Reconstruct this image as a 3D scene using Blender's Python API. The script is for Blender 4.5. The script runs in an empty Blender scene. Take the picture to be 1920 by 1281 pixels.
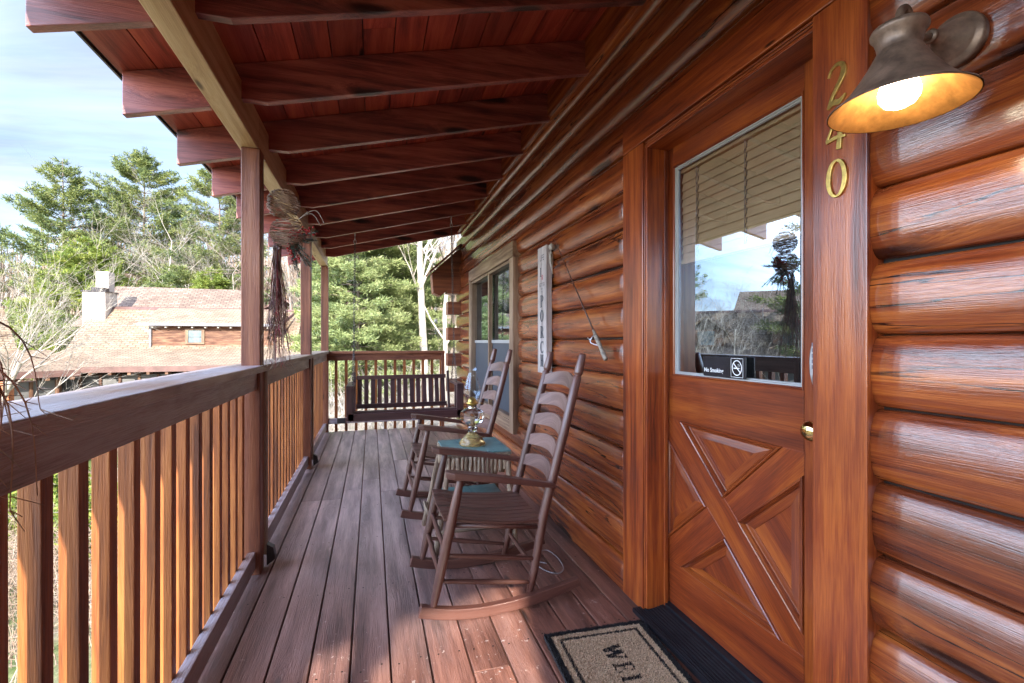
import bpy, bmesh, math, random
import numpy as np
from mathutils import Vector, Matrix, Quaternion
R = math.radians
scene = bpy.context.scene
COL = scene.collection

# ------------------------------------------------------------------ camera
TH = math.atan(263/880)
cam_d = bpy.data.cameras.new('camera'); cam_o = bpy.data.objects.new('camera', cam_d); COL.objects.link(cam_o)
cam_d.sensor_width = 36; cam_d.lens = 36*880/1920; cam_d.clip_start = .02; cam_d.clip_end = 900
cam_o.location = (0, 0, 1.2); cam_o.rotation_euler = (R(90), 0, -TH)
scene.camera = cam_o
# ------------------------------------------------------------------ light
SUN_EL, SUN_AZ = R(31), R(190)          # azimuth measured clockwise from +Y
EXPOSURE = 2.6
scene.view_settings.view_transform = 'Standard'; scene.view_settings.look = 'None'
scene.view_settings.gamma = 1; scene.view_settings.exposure = EXPOSURE
world = bpy.data.worlds.new('World'); scene.world = world; world.use_nodes = True
wn, wl = world.node_tree.nodes, world.node_tree.links
for n in list(wn): wn.remove(n)
wo = wn.new('ShaderNodeOutputWorld'); bg = wn.new('ShaderNodeBackground'); bg.inputs[1].default_value = .10
sky = wn.new('ShaderNodeTexSky'); sky.sky_type = 'NISHITA'; sky.sun_disc = False
sky.sun_elevation = SUN_EL; sky.sun_rotation = SUN_AZ; sky.air_density = 1.0; sky.dust_density = .6; sky.ozone_density = 2.2
tc = wn.new('ShaderNodeTexCoord'); sep = wn.new('ShaderNodeSeparateXYZ'); wl.new(tc.outputs['Generated'], sep.inputs[0])
zz = wn.new('ShaderNodeMath'); zz.operation = 'ADD'; zz.inputs[1].default_value = .22; wl.new(sep.outputs[2], zz.inputs[0])
zm = wn.new('ShaderNodeMath'); zm.operation = 'MAXIMUM'; zm.inputs[1].default_value = .05; wl.new(zz.outputs[0], zm.inputs[0])
dx = wn.new('ShaderNodeMath'); dx.operation = 'DIVIDE'; wl.new(sep.outputs[0], dx.inputs[0]); wl.new(zm.outputs[0], dx.inputs[1])
dy = wn.new('ShaderNodeMath'); dy.operation = 'DIVIDE'; wl.new(sep.outputs[1], dy.inputs[0]); wl.new(zm.outputs[0], dy.inputs[1])
cmb = wn.new('ShaderNodeCombineXYZ'); wl.new(dx.outputs[0], cmb.inputs[0]); wl.new(dy.outputs[0], cmb.inputs[1])
mp = wn.new('ShaderNodeMapping'); mp.inputs['Rotation'].default_value = (0, 0, R(35)); mp.inputs['Scale'].default_value = (.7, 1.9, 1); wl.new(cmb.outputs[0], mp.inputs[0])
cn = wn.new('ShaderNodeTexNoise'); cn.inputs['Scale'].default_value = 1.6; cn.inputs['Detail'].default_value = 8; cn.inputs['Roughness'].default_value = .58; cn.inputs['Distortion'].default_value = .4; wl.new(mp.outputs[0], cn.inputs[0])
cr = wn.new('ShaderNodeMapRange'); cr.inputs[1].default_value = .36; cr.inputs[2].default_value = .72; cr.inputs[3].default_value = .6; cr.inputs[4].default_value = .97; wl.new(cn.outputs[0], cr.inputs[0])
mx = wn.new('ShaderNodeMix'); mx.data_type = 'RGBA'; wl.new(cr.outputs[0], mx.inputs[0]); wl.new(sky.outputs[0], mx.inputs[6]); 
cn2 = wn.new('ShaderNodeTexNoise'); cn2.inputs['Scale'].default_value = .9; cn2.inputs['Detail'].default_value = 9; cn2.inputs['Roughness'].default_value = .62; cn2.inputs['Distortion'].default_value = .6; wl.new(mp.outputs[0], cn2.inputs[0])
cr2 = wn.new('ShaderNodeValToRGB'); cr2.color_ramp.elements[0].position = .38; cr2.color_ramp.elements[0].color = (.78, .93, 1.40, 1); cr2.color_ramp.elements[1].position = .62; cr2.color_ramp.elements[1].color = (1.50, 1.50, 1.62, 1); wl.new(cn2.outputs[0], cr2.inputs[0]); wl.new(cr2.outputs[0], mx.inputs[7])
# added sky glow, out of view at left, fills the porch; plainer ahead
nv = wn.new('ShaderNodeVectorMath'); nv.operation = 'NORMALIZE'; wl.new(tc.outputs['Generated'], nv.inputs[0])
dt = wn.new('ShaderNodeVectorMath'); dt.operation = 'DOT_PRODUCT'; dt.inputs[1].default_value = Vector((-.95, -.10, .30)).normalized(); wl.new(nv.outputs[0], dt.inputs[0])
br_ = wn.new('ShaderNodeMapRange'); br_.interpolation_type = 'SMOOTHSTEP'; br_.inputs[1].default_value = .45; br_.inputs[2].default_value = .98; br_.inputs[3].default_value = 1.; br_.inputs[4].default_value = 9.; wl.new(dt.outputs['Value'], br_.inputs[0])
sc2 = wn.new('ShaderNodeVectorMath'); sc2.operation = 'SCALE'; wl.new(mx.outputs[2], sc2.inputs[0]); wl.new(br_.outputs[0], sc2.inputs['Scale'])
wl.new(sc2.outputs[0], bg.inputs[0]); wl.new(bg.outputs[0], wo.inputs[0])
sd = bpy.data.lights.new('sun', 'SUN'); sd.energy = 2.2; sd.angle = R(1); sd.color = (1, .93, .82)
so = bpy.data.objects.new('sun', sd); COL.objects.link(so)
sdir = Vector((math.sin(SUN_AZ)*math.cos(SUN_EL), math.cos(SUN_AZ)*math.cos(SUN_EL), math.sin(SUN_EL)))
so.rotation_euler = (-sdir).to_track_quat('-Z', 'Y').to_euler(); so.location = sdir*60
cy = scene.cycles
cy.use_denoising = True; cy.denoiser = 'OPENIMAGEDENOISE'; cy.max_bounces = 8; cy.diffuse_bounces = 4; cy.glossy_bounces = 4
cy.transmission_bounces = 8; cy.transparent_max_bounces = 12; cy.caustics_reflective = False; cy.caustics_refractive = False; cy.sample_clamp_indirect = 6

# ------------------------------------------------------------------ helpers
def camxy(px, zc):                       # ground position straight below photo column px at depth zc
    xc = (px-960)/880*zc
    return (zc*math.sin(TH)+xc*math.cos(TH), zc*math.cos(TH)-xc*math.sin(TH))

class MB:
    """collects geometry; every vertex carries a grain coordinate gc and a per-piece random value rnd"""
    def __init__(s): s.v = []; s.f = []; s.g = []; s.r = []; s.m = []; s.sm = []
    def add(s, vs, fs, gs=None, rnd=None, mi=0, smooth=False):
        o = len(s.v); rnd = random.random() if rnd is None else rnd
        off = Vector((rnd*37.7, rnd*91.3 % 13, rnd*57.1 % 11))
        vs = [Vector(v) for v in vs]
        if gs is None: gs = vs
        s.v += vs; s.g += [Vector(g)+off for g in gs]; s.r += [rnd]*len(vs)
        s.f += [tuple(i+o for i in f) for f in fs]; s.m += [mi]*len(fs); s.sm += [smooth]*len(fs)
        return s
    def box(s, a, b, rnd=None, mi=0, M=None, axis=None):
        a = Vector(a); b = Vector(b)
        lo = Vector(map(min, a, b)); hi = Vector(map(max, a, b)); d = hi-lo
        ax = axis if axis is not None else max(range(3), key=lambda i: d[i])
        vs = [Vector((x, y, z)) for x in (lo.x, hi.x) for y in (lo.y, hi.y) for z in (lo.z, hi.z)]
        gs = [Vector((p[ax], p[(ax+1) % 3], p[(ax+2) % 3])) for p in vs]
        if M is not None: vs = [M@p for p in vs]
        return s.add(vs, [(0, 1, 3, 2), (4, 6, 7, 5), (0, 4, 5, 1), (2, 3, 7, 6), (0, 2, 6, 4), (1, 5, 7, 3)], gs, rnd, mi)
    def beam(s, p0, p1, w, h, up=(0, 0, 1), rnd=None, mi=0):
        p0 = Vector(p0); p1 = Vector(p1); d = (p1-p0); L = d.length; d.normalize()
        u = Vector(up); x = d.cross(u).normalized(); z = x.cross(d)
        M = Matrix((( d.x, x.x, z.x, p0.x), (d.y, x.y, z.y, p0.y), (d.z, x.z, z.z, p0.z), (0, 0, 0, 1)))
        return s.box((0, -w/2, -h/2), (L, w/2, h/2), rnd, mi, M, axis=0)
    def prism(s, poly, a, b, plane='yz', rnd=None, mi=0, axis=None):
        n = len(poly); vs = []; gs = []
        for t in (a, b):
            for (p, q) in poly:
                v = {'yz': (t, p, q), 'xz': (p, t, q), 'xy': (p, q, t)}[plane]; vs.append(Vector(v))
        ax = axis if axis is not None else {'yz': 2, 'xz': 0, 'xy': 0}[plane]
        gs = [Vector((p[ax], p[(ax+1) % 3], p[(ax+2) % 3])) for p in vs]
        fs = [tuple(range(n-1, -1, -1)), tuple(range(n, 2*n))]+[(i, (i+1) % n, n+(i+1) % n, n+i) for i in range(n)]
        return s.add(vs, fs, gs, rnd, mi)
    def tube(s, pts, rad, n=8, rnd=None, mi=0, caps=True, smooth=True, flat=1.0, twist=None):
        pts = [Vector(p) for p in pts]; m = len(pts)
        if not hasattr(rad, '__len__'): rad = [rad]*m
        t = (pts[1]-pts[0]).normalized()
        ref = Vector(twist) if twist else (Vector((0, 0, 1)) if abs(t.z) < .9 else Vector((1, 0, 0)))
        nrm = (ref-t*ref.dot(t)).normalized(); vs = []; gs = []; L = 0
        for i, p in enumerate(pts):
            if i:
                L += (p-pts[i-1]).length
            tt = (pts[min(i+1, m-1)]-pts[max(i-1, 0)])
            if tt.length > 1e-9: tt.normalize()
            else: tt = t
            nrm = (nrm-tt*nrm.dot(tt))
            if nrm.length < 1e-6: nrm = tt.orthogonal()
            nrm.normalize(); bi = tt.cross(nrm)
            for k in range(n):
                a = 2*math.pi*k/n; c, q = math.cos(a), math.sin(a)
                vs.append(p+nrm*(c*rad[i])+bi*(q*rad[i]*flat)); gs.append(Vector((L, c*rad[i], q*rad[i]*flat)))
        fs = [(i*n+k, i*n+(k+1) % n, (i+1)*n+(k+1) % n, (i+1)*n+k) for i in range(m-1) for k in range(n)]
        if caps: fs += [tuple(range(n-1, -1, -1)), tuple((m-1)*n+k for k in range(n))]
        return s.add(vs, fs, gs, rnd, mi, smooth)
    def lathe(s, prof, M=None, n=24, rnd=None, mi=0, smooth=True, caps=False):
        vs = []; m = len(prof)
        for (r, z) in prof:
            for k in range(n):
                a = 2*math.pi*k/n; vs.append(Vector((r*math.cos(a), r*math.sin(a), z)))
        gs = [Vector((v.z, v.x, v.y)) for v in vs]
        if M is not None: vs = [M@v for v in vs]
        fs = [(i*n+k, i*n+(k+1) % n, (i+1)*n+(k+1) % n, (i+1)*n+k) for i in range(m-1) for k in range(n)]
        if caps: fs += [tuple(range(n-1, -1, -1)), tuple((m-1)*n+k for k in range(n))]
        return s.add(vs, fs, gs, rnd, mi, smooth)
    def build(s, name, mats, parent=None, bevel=0, seg=2, autos=False):
        me = bpy.data.meshes.new(name)
        me.from_pydata([tuple(v) for v in s.v], [], s.f)
        at = me.attributes.new('gc', 'FLOAT_VECTOR', 'POINT'); at.data.foreach_set('vector', [c for g in s.g for c in g])
        at = me.attributes.new('rnd', 'FLOAT', 'POINT'); at.data.foreach_set('value', s.r)
        if not isinstance(mats, (list, tuple)): mats = [mats]
        for m in mats: me.materials.append(m)
        me.polygons.foreach_set('material_index', s.m); me.polygons.foreach_set('use_smooth', s.sm)
        me.validate(); me.update()
        o = bpy.data.objects.new(name, me); COL.objects.link(o)
        if parent is not None:
            o.parent = parent
            o.matrix_parent_inverse = parent_inv(parent)
        if bevel:
            b = o.modifiers.new('bevel', 'BEVEL'); b.width = bevel; b.segments = seg; b.limit_method = 'ANGLE'; b.angle_limit = R(40)
        return o
def parent_inv(p):
    # geometry is written in scene coordinates; undo the parents' placement
    M = Matrix.Translation(p.location) @ p.rotation_euler.to_matrix().to_4x4()
    if p.parent is not None: M = Matrix.Identity(4) if p.type == 'MESH' else M
    return M.inverted() if p.type == 'EMPTY' else Matrix.Identity(4)
def tag(o, label=None, cat=None, group=None, kind=None):
    if label: o['label'] = label
    if cat: o['category'] = cat
    if group: o['group'] = group
    if kind: o['kind'] = kind
    return o
def thing(name, label, cat, loc=(0, 0, 0), group=None, rz=0):
    o = bpy.data.objects.new(name, None); COL.objects.link(o); o.location = loc; o.rotation_euler = (0, 0, rz); o.empty_display_size = .1
    return tag(o, label, cat, group)
def copy_tree(o, parent=None):
    c = o.copy(); COL.objects.link(c)
    if parent is not None:
        mpi = o.matrix_parent_inverse.copy(); c.parent = parent; c.matrix_parent_inverse = mpi
    for ch in o.children: copy_tree(ch, c)
    return c
def text_mesh(body, size, thick=0, offset=0):
    cu = bpy.data.curves.new('t', 'FONT'); cu.body = body; cu.size = size; cu.align_x = 'CENTER'; cu.align_y = 'CENTER'; cu.extrude = thick/2; cu.offset = offset; cu.resolution_u = 3
    o = bpy.data.objects.new('t', cu); COL.objects.link(o); dg = bpy.context.evaluated_depsgraph_get(); dg.update()
    me = bpy.data.meshes.new_from_object(o.evaluated_get(dg))
    vs = [v.co.copy() for v in me.vertices]; fs = [tuple(p.vertices) for p in me.polygons]
    bpy.data.objects.remove(o); bpy.data.curves.remove(cu); bpy.data.meshes.remove(me)
    return vs, fs

# ------------------------------------------------------------------ materials
def newmat(name):
    m = bpy.data.materials.new(name); m.use_nodes = True; nt = m.node_tree
    return m, nt.nodes, nt.links, nt.nodes['Principled BSDF']
def inp(b, k, v): b.inputs[k].default_value = v
def nd(N, t, **kw):
    n = N.new(t)
    for k, v in kw.items():
        if k in ('op',): n.operation = v
        else: n.inputs[k].default_value = v
    return n
def ramp(N, stops):
    r = N.new('ShaderNodeValToRGB'); e = r.color_ramp.elements
    while len(e) > 1: e.remove(e[-1])
    e[0].position = stops[0][0]; e[0].color = (*stops[0][1], 1)
    for p, c in stops[1:]:
        q = e.new(p); q.color = (*c, 1)
    return r
def wood(name, dark, mid, light, rough=.4, coat=0., coat_r=.15, knots=1., grain=1., bump=.25, tint=.35, weather=None, fleck=0., spec=.5, coat_ior=1.5, cracks=0., sky_wear=None, con=1., ks=1.):
    m, N, L, b = newmat(name)
    A = N.new('ShaderNodeAttribute'); A.attribute_name = 'gc'
    Rn = N.new('ShaderNodeAttribute'); Rn.attribute_name = 'rnd'
    # wandering of the grain
    mp0 = N.new('ShaderNodeMapping'); mp0.inputs['Scale'].default_value = (.9, 5, 5); L.new(A.outputs['Vector'], mp0.inputs[0])
    n0 = nd(N, 'ShaderNodeTexNoise', Scale=1., Detail=2.); L.new(mp0.outputs[0], n0.inputs['Vector'])
    sub = nd(N, 'ShaderNodeVectorMath'); sub.operation = 'SUBTRACT'; sub.inputs[1].default_value = (.5, .5, .5); L.new(n0.outputs['Color'], sub.inputs[0])
    scl = nd(N, 'ShaderNodeVectorMath'); scl.operation = 'MULTIPLY'; scl.inputs[1].default_value = (0, .05*grain, .05*grain); L.new(sub.outputs[0], scl.inputs[0])
    add = nd(N, 'ShaderNodeVectorMath'); add.operation = 'ADD'; L.new(A.outputs['Vector'], add.inputs[0]); L.new(scl.outputs[0], add.inputs[1])
    # knots: bend the coordinates away around cell centres
    mpk = N.new('ShaderNodeMapping'); mpk.inputs['Scale'].default_value = (1.7*ks, 7*ks, 7*ks); L.new(A.outputs['Vector'], mpk.inputs[0])
    vo = nd(N, 'ShaderNodeTexVoronoi', Scale=1.); L.new(mpk.outputs[0], vo.inputs['Vector'])
    kd = nd(N, 'ShaderNodeMapRange'); kd.inputs[1].default_value = .075*max(knots, .01); kd.inputs[2].default_value = .16*max(knots, .01); kd.inputs[3].default_value = 1; kd.inputs[4].default_value = 0; kd.interpolation_type = 'SMOOTHSTEP'; L.new(vo.outputs['Distance'], kd.inputs[0])
    kw = nd(N, 'ShaderNodeMapRange'); kw.inputs[1].default_value = .0; kw.inputs[2].default_value = .42; kw.inputs[3].default_value = .035*knots; kw.inputs[4].default_value = 0; kw.interpolation_type = 'SMOOTHSTEP'; L.new(vo.outputs['Distance'], kw.inputs[0])
    cx = N.new('ShaderNodeCombineXYZ'); L.new(kw.outputs[0], cx.inputs[1]); L.new(kw.outputs[0], cx.inputs[2])
    add2 = nd(N, 'ShaderNodeVectorMath'); add2.operation = 'ADD'; L.new(add.outputs[0], add2.inputs[0]); L.new(cx.outputs[0], add2.inputs[1])
    mp1 = N.new('ShaderNodeMapping'); mp1.inputs['Scale'].default_value = (1.4, 34*grain, 34*grain); L.new(add2.outputs[0], mp1.inputs[0])
    n1 = nd(N, 'ShaderNodeTexNoise', Scale=1., Detail=5., Roughness=.55); L.new(mp1.outputs[0], n1.inputs['Vector'])
    mp2 = N.new('ShaderNodeMapping'); mp2.inputs['Scale'].default_value = (9, 260, 260); L.new(add2.outputs[0], mp2.inputs[0])
    n2 = nd(N, 'ShaderNodeTexNoise', Scale=1., Detail=4., Roughness=.6); L.new(mp2.outputs[0], n2.inputs['Vector'])
    mp3 = N.new('ShaderNodeMapping'); mp3.inputs['Scale'].default_value = (1.6, 6, 6); L.new(A.outputs['Vector'], mp3.inputs[0])
    n3 = nd(N, 'ShaderNodeTexNoise', Scale=1., Detail=3.); L.new(mp3.outputs[0], n3.inputs['Vector'])
    f1 = nd(N, 'ShaderNodeMath', op='MULTIPLY'); f1.inputs[1].default_value = .62; L.new(n1.outputs[0], f1.inputs[0])
    f2 = nd(N, 'ShaderNodeMath', op='MULTIPLY_ADD'); f2.inputs[1].default_value = .3; L.new(n2.outputs[0], f2.inputs[0]); L.new(f1.outputs[0], f2.inputs[2])
    f3 = nd(N, 'ShaderNodeMath', op='MULTIPLY_ADD'); f3.inputs[1].default_value = .34; L.new(n3.outputs[0], f3.inputs[0]); L.new(f2.outputs[0], f3.inputs[2])
    f4 = nd(N, 'ShaderNodeMath', op='SUBTRACT'); f4.inputs[1].default_value = .13; L.new(f3.outputs[0], f4.inputs[0])
    rp = ramp(N, [(.49-.12/con, dark), (.49, mid), (.49+.14/con, light)]); L.new(f4.outputs[0], rp.inputs[0])
    col = rp.outputs[0]
    if knots:
        mk = N.new('ShaderNodeMix'); mk.data_type = 'RGBA'; L.new(kd.outputs[0], mk.inputs[0]); L.new(col, mk.inputs[6]); mk.inputs[7].default_value = (dark[0]*.28, dark[1]*.28, dark[2]*.3, 1); col = mk.outputs[2]
    if weather:
        mpw = N.new('ShaderNodeMapping'); mpw.inputs['Scale'].default_value = (.8, 3.2, 3.2); L.new(A.outputs['Vector'], mpw.inputs[0])
        nw = nd(N, 'ShaderNodeTexNoise', Scale=1.6, Detail=5., Roughness=.65); L.new(mpw.outputs[0], nw.inputs['Vector'])
        ww = nd(N, 'ShaderNodeMapRange'); ww.inputs[1].default_value = weather[2]; ww.inputs[2].default_value = weather[2]+.22; L.new(nw.outputs[0], ww.inputs[0])
        wm = nd(N, 'ShaderNodeMath', op='MULTIPLY'); wm.inputs[1].default_value = weather[1]; L.new(ww.outputs[0], wm.inputs[0])
        wn2 = nd(N, 'ShaderNodeMath', op='MULTIPLY'); L.new(wm.outputs[0], wn2.inputs[0]); L.new(n2.outputs[0], wn2.inputs[1])
        wn3 = nd(N, 'ShaderNodeMath', op='MULTIPLY'); wn3.inputs[1].default_value = 1.7; wn3.use_clamp = True; L.new(wn2.outputs[0], wn3.inputs[0])
        mw = N.new('ShaderNodeMix'); mw.data_type = 'RGBA'; L.new(wn3.outputs[0], mw.inputs[0]); L.new(col, mw.inputs[6]); mw.inputs[7].default_value = (*weather[0], 1); col = mw.outputs[2]
    if sky_wear:   # lavender skylight painted in with the grey finish, on far and left boards
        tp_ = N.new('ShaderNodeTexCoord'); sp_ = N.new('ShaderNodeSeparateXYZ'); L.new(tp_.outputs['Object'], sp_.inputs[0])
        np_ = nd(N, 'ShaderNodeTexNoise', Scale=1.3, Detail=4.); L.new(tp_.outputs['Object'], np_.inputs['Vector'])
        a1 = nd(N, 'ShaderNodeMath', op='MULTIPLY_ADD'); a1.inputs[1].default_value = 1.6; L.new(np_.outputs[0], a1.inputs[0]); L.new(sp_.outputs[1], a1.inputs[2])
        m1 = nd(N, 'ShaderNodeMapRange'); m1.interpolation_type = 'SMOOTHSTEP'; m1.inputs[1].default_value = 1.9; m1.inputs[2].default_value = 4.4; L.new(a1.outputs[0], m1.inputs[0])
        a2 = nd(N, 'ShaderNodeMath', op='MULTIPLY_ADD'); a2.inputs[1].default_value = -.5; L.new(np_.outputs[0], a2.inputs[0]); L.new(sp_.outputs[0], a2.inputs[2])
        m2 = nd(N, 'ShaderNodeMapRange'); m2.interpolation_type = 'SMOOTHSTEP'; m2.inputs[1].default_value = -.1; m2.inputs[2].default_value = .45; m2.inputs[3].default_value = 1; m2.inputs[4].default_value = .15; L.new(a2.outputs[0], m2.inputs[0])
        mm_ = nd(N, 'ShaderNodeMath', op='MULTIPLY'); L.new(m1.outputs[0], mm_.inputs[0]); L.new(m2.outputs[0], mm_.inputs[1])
        m3 = nd(N, 'ShaderNodeMath', op='MULTIPLY'); m3.inputs[1].default_value = sky_wear[1]; L.new(mm_.outputs[0], m3.inputs[0])
        gr_ = ramp(N, [(.36, tuple(c*.55 for c in sky_wear[0])), (.5, sky_wear[0]), (.64, tuple(c*1.6 for c in sky_wear[0]))]); L.new(f4.outputs[0], gr_.inputs[0])
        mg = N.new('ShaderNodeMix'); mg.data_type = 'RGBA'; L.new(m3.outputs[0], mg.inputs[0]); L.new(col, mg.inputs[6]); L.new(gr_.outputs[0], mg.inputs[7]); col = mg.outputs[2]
    if fleck:
        vf = nd(N, 'ShaderNodeTexNoise', Scale=38., Detail=3., Roughness=.7); L.new(A.outputs['Vector'], vf.inputs['Vector'])
        nf = nd(N, 'ShaderNodeTexNoise', Scale=2.3, Detail=2.); L.new(A.outputs['Vector'], nf.inputs['Vector'])
        fm = nd(N, 'ShaderNodeMath', op='MULTIPLY_ADD'); fm.inputs[1].default_value = .35; L.new(nf.outputs[0], fm.inputs[0]); L.new(vf.outputs[0], fm.inputs[2])
        fr = nd(N, 'ShaderNodeMapRange'); fr.inputs[1].default_value = .86; fr.inputs[2].default_value = .90; fr.inputs[4].default_value = fleck; L.new(fm.outputs[0], fr.inputs[0])
        mf = N.new('ShaderNodeMix'); mf.data_type = 'RGBA'; L.new(fr.outputs[0], mf.inputs[0]); L.new(col, mf.inputs[6]); mf.inputs[7].default_value = (.5, .4, .36, 1); col = mf.outputs[2]
    ck = None
    if cracks:
        mpc = N.new('ShaderNodeMapping'); mpc.inputs['Scale'].default_value = (.55, 7, 7); L.new(A.outputs['Vector'], mpc.inputs[0])
        nc = nd(N, 'ShaderNodeTexNoise', Scale=1., Detail=6., Roughness=.5); L.new(mpc.outputs[0], nc.inputs['Vector'])
        sb = nd(N, 'ShaderNodeMath', op='SUBTRACT'); sb.inputs[1].default_value = .5; L.new(nc.outputs[0], sb.inputs[0])
        ab = nd(N, 'ShaderNodeMath', op='ABSOLUTE'); L.new(sb.outputs[0], ab.inputs[0])
        c1_ = nd(N, 'ShaderNodeMapRange'); c1_.inputs[1].default_value = .0012; c1_.inputs[2].default_value = .010; c1_.inputs[3].default_value = 1; c1_.inputs[4].default_value = 0; L.new(ab.outputs[0], c1_.inputs[0])
        c2_ = nd(N, 'ShaderNodeMapRange'); c2_.inputs[1].default_value = .46; c2_.inputs[2].default_value = .55; L.new(n3.outputs[0], c2_.inputs[0])
        ck = nd(N, 'ShaderNodeMath', op='MULTIPLY'); L.new(c1_.outputs[0], ck.inputs[0]); L.new(c2_.outputs[0], ck.inputs[1])
        ck2 = nd(N, 'ShaderNodeMath', op='MULTIPLY'); ck2.inputs[1].default_value = cracks; L.new(ck.outputs[0], ck2.inputs[0])
        mc = N.new('ShaderNodeMix'); mc.data_type = 'RGBA'; L.new(ck2.outputs[0], mc.inputs[0]); L.new(col, mc.inputs[6]); mc.inputs[7].default_value = (dark[0]*.2, dark[1]*.2, dark[2]*.2, 1); col = mc.outputs[2]
    tr = nd(N, 'ShaderNodeMapRange'); tr.inputs[3].default_value = 1-tint; tr.inputs[4].default_value = 1+tint; L.new(Rn.outputs['Fac'], tr.inputs[0])
    hs = N.new('ShaderNodeHueSaturation'); L.new(tr.outputs[0], hs.inputs['Value']); L.new(col, hs.inputs['Color'])
    L.new(hs.outputs[0], b.inputs['Base Color'])
    rr = nd(N, 'ShaderNodeMapRange'); rr.inputs[1].default_value = .3; rr.inputs[2].default_value = .7; rr.inputs[3].default_value = rough+.12; rr.inputs[4].default_value = rough-.1; L.new(n1.outputs[0], rr.inputs[0]); L.new(rr.outputs[0], b.inputs['Roughness'])
    inp(b, 'Specular IOR Level', spec)
    inp(b, 'Coat Weight', coat); inp(b, 'Coat Roughness', coat_r); inp(b, 'Coat IOR', coat_ior)
    bh = nd(N, 'ShaderNodeMath', op='MULTIPLY_ADD'); bh.inputs[1].default_value = .6; L.new(n1.outputs[0], bh.inputs[0]); L.new(n2.outputs[0], bh.inputs[2])
    bp = nd(N, 'ShaderNodeBump', Strength=bump, Distance=.004); L.new(bh.outputs[0], bp.inputs['Height'])
    L.new(bp.outputs[0], b.inputs['Normal'])
    if coat:
        bp2 = nd(N, 'ShaderNodeBump', Strength=bump*.45, Distance=.003); L.new(bh.outputs[0], bp2.inputs['Height']); L.new(bp2.outputs[0], b.inputs['Coat Normal'])
    return m
def plain(name, col, rough=.5, metal=0., noise=.15, scale=12., bump=0., coat=0., emit=None, es=0., spec=.5, col2=None):
    m, N, L, b = newmat(name)
    t = N.new('ShaderNodeTexCoord'); n = nd(N, 'ShaderNodeTexNoise', Scale=scale, Detail=5., Roughness=.6); L.new(t.outputs['Object'], n.inputs['Vector'])
    c2 = col2 or tuple(min(1, c*(1+noise)) for c in col); c1 = col if col2 else tuple(c*(1-noise) for c in col)
    r = ramp(N, [(.35, c1), (.65, c2)]); L.new(n.outputs[0], r.inputs[0]); L.new(r.outputs[0], b.inputs['Base Color'])
    inp(b, 'Roughness', rough); inp(b, 'Metallic', metal); inp(b, 'Coat Weight', coat); inp(b, 'Specular IOR Level', spec)
    if bump:
        p = nd(N, 'ShaderNodeBump', Strength=bump, Distance=.01); L.new(n.outputs[0], p.inputs['Height']); L.new(p.outputs[0], b.inputs['Normal'])
    if emit: inp(b, 'Emission Color', (*emit, 1)); inp(b, 'Emission Strength', es)
    return m
def paneglass(name, tintc=(1, 1, 1), base=.12, gain=.9, rough=0.):
    m, N, L, b = newmat(name); N.remove(b)
    o = N['Material Output']; lw = nd(N, 'ShaderNodeLayerWeight', Blend=.5)
    pw = nd(N, 'ShaderNodeMath', op='POWER'); pw.inputs[1].default_value = 3.; L.new(lw.outputs['Facing'], pw.inputs[0])
    ma = nd(N, 'ShaderNodeMath', op='MULTIPLY_ADD'); ma.inputs[1].default_value = gain; ma.inputs[2].default_value = base; ma.use_clamp = True; L.new(pw.outputs[0], ma.inputs[0])
    tr = nd(N, 'ShaderNodeBsdfTransparent', Color=(*tintc, 1)); gl = nd(N, 'ShaderNodeBsdfGlossy', Roughness=rough)
    gl.inputs[0].default_value = (.70, .84, 1., 1)
    ms = N.new('ShaderNodeMixShader'); L.new(ma.outputs[0], ms.inputs[0]); L.new(tr.outputs[0], ms.inputs[1]); L.new(gl.outputs[0], ms.inputs[2]); L.new(ms.outputs[0], o.inputs[0])
    return m
M = {}
M['log'] = wood('stained log', (.050, .008, .004), (.17, .033, .007), (.35, .098, .018), rough=.55, spec=.1, coat=1., coat_r=.12, coat_ior=1.8, con=.78, ks=.75, knots=1.35, grain=.8, bump=.6, tint=.2, cracks=1.)
M['trim'] = wood('stained trim', (.09, .015, .005), (.21, .038, .008), (.36, .090, .016), rough=.5, spec=.15, coat=.8, coat_r=.2, coat_ior=1.7, knots=.35, grain=.8, bump=.3, tint=.12)
M['trimpale'] = wood('worn window trim', (.12, .065, .038), (.21, .13, .08), (.31, .21, .14), rough=.5, coat=.15, knots=.6, bump=.3, tint=.15)
M['door'] = wood('mahogany door', (.055, .009, .004), (.155, .028, .007), (.31, .080, .014), spec=.15, rough=.4, coat=.8, coat_r=.14, coat_ior=1.6, con=.7, knots=0, grain=.42, bump=.16, tint=.14)
M['raft'] = wood('dark rafter', (.060, .012, .015), (.22, .048, .042), (.40, .115, .085), rough=.42, coat=.4, coat_r=.25, knots=1.6, grain=.6, bump=.6, tint=.25)
M['roofb'] = wood('roof boards', (.14, .018, .012), (.29, .040, .024), (.40, .075, .038), rough=.5, knots=.7, grain=.7, bump=.3, tint=.35)
M['beam'] = wood('fresh beam', (.34, .21, .11), (.48, .33, .18), (.60, .45, .27), rough=.5, knots=.7, grain=.6, bump=.35, tint=.1)
M['post'] = wood('porch post', (.10, .030, .018), (.20, .066, .034), (.28, .11, .055), rough=.45, knots=.8, grain=.8, bump=.5, tint=.1)
M['bal'] = wood('baluster', (.13, .036, .011), (.30, .094, .024), (.44, .165, .046), rough=.5, knots=0, grain=1.1, bump=.5, tint=.22)
M['rail'] = wood('rail cap', (.10, .034, .018), (.21, .085, .042), (.32, .16, .09), rough=.42, knots=.8, grain=.7, bump=.8, tint=.12, coat=.3, coat_r=.3, weather=((.36, .33, .37), 1.1, .34))
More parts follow.
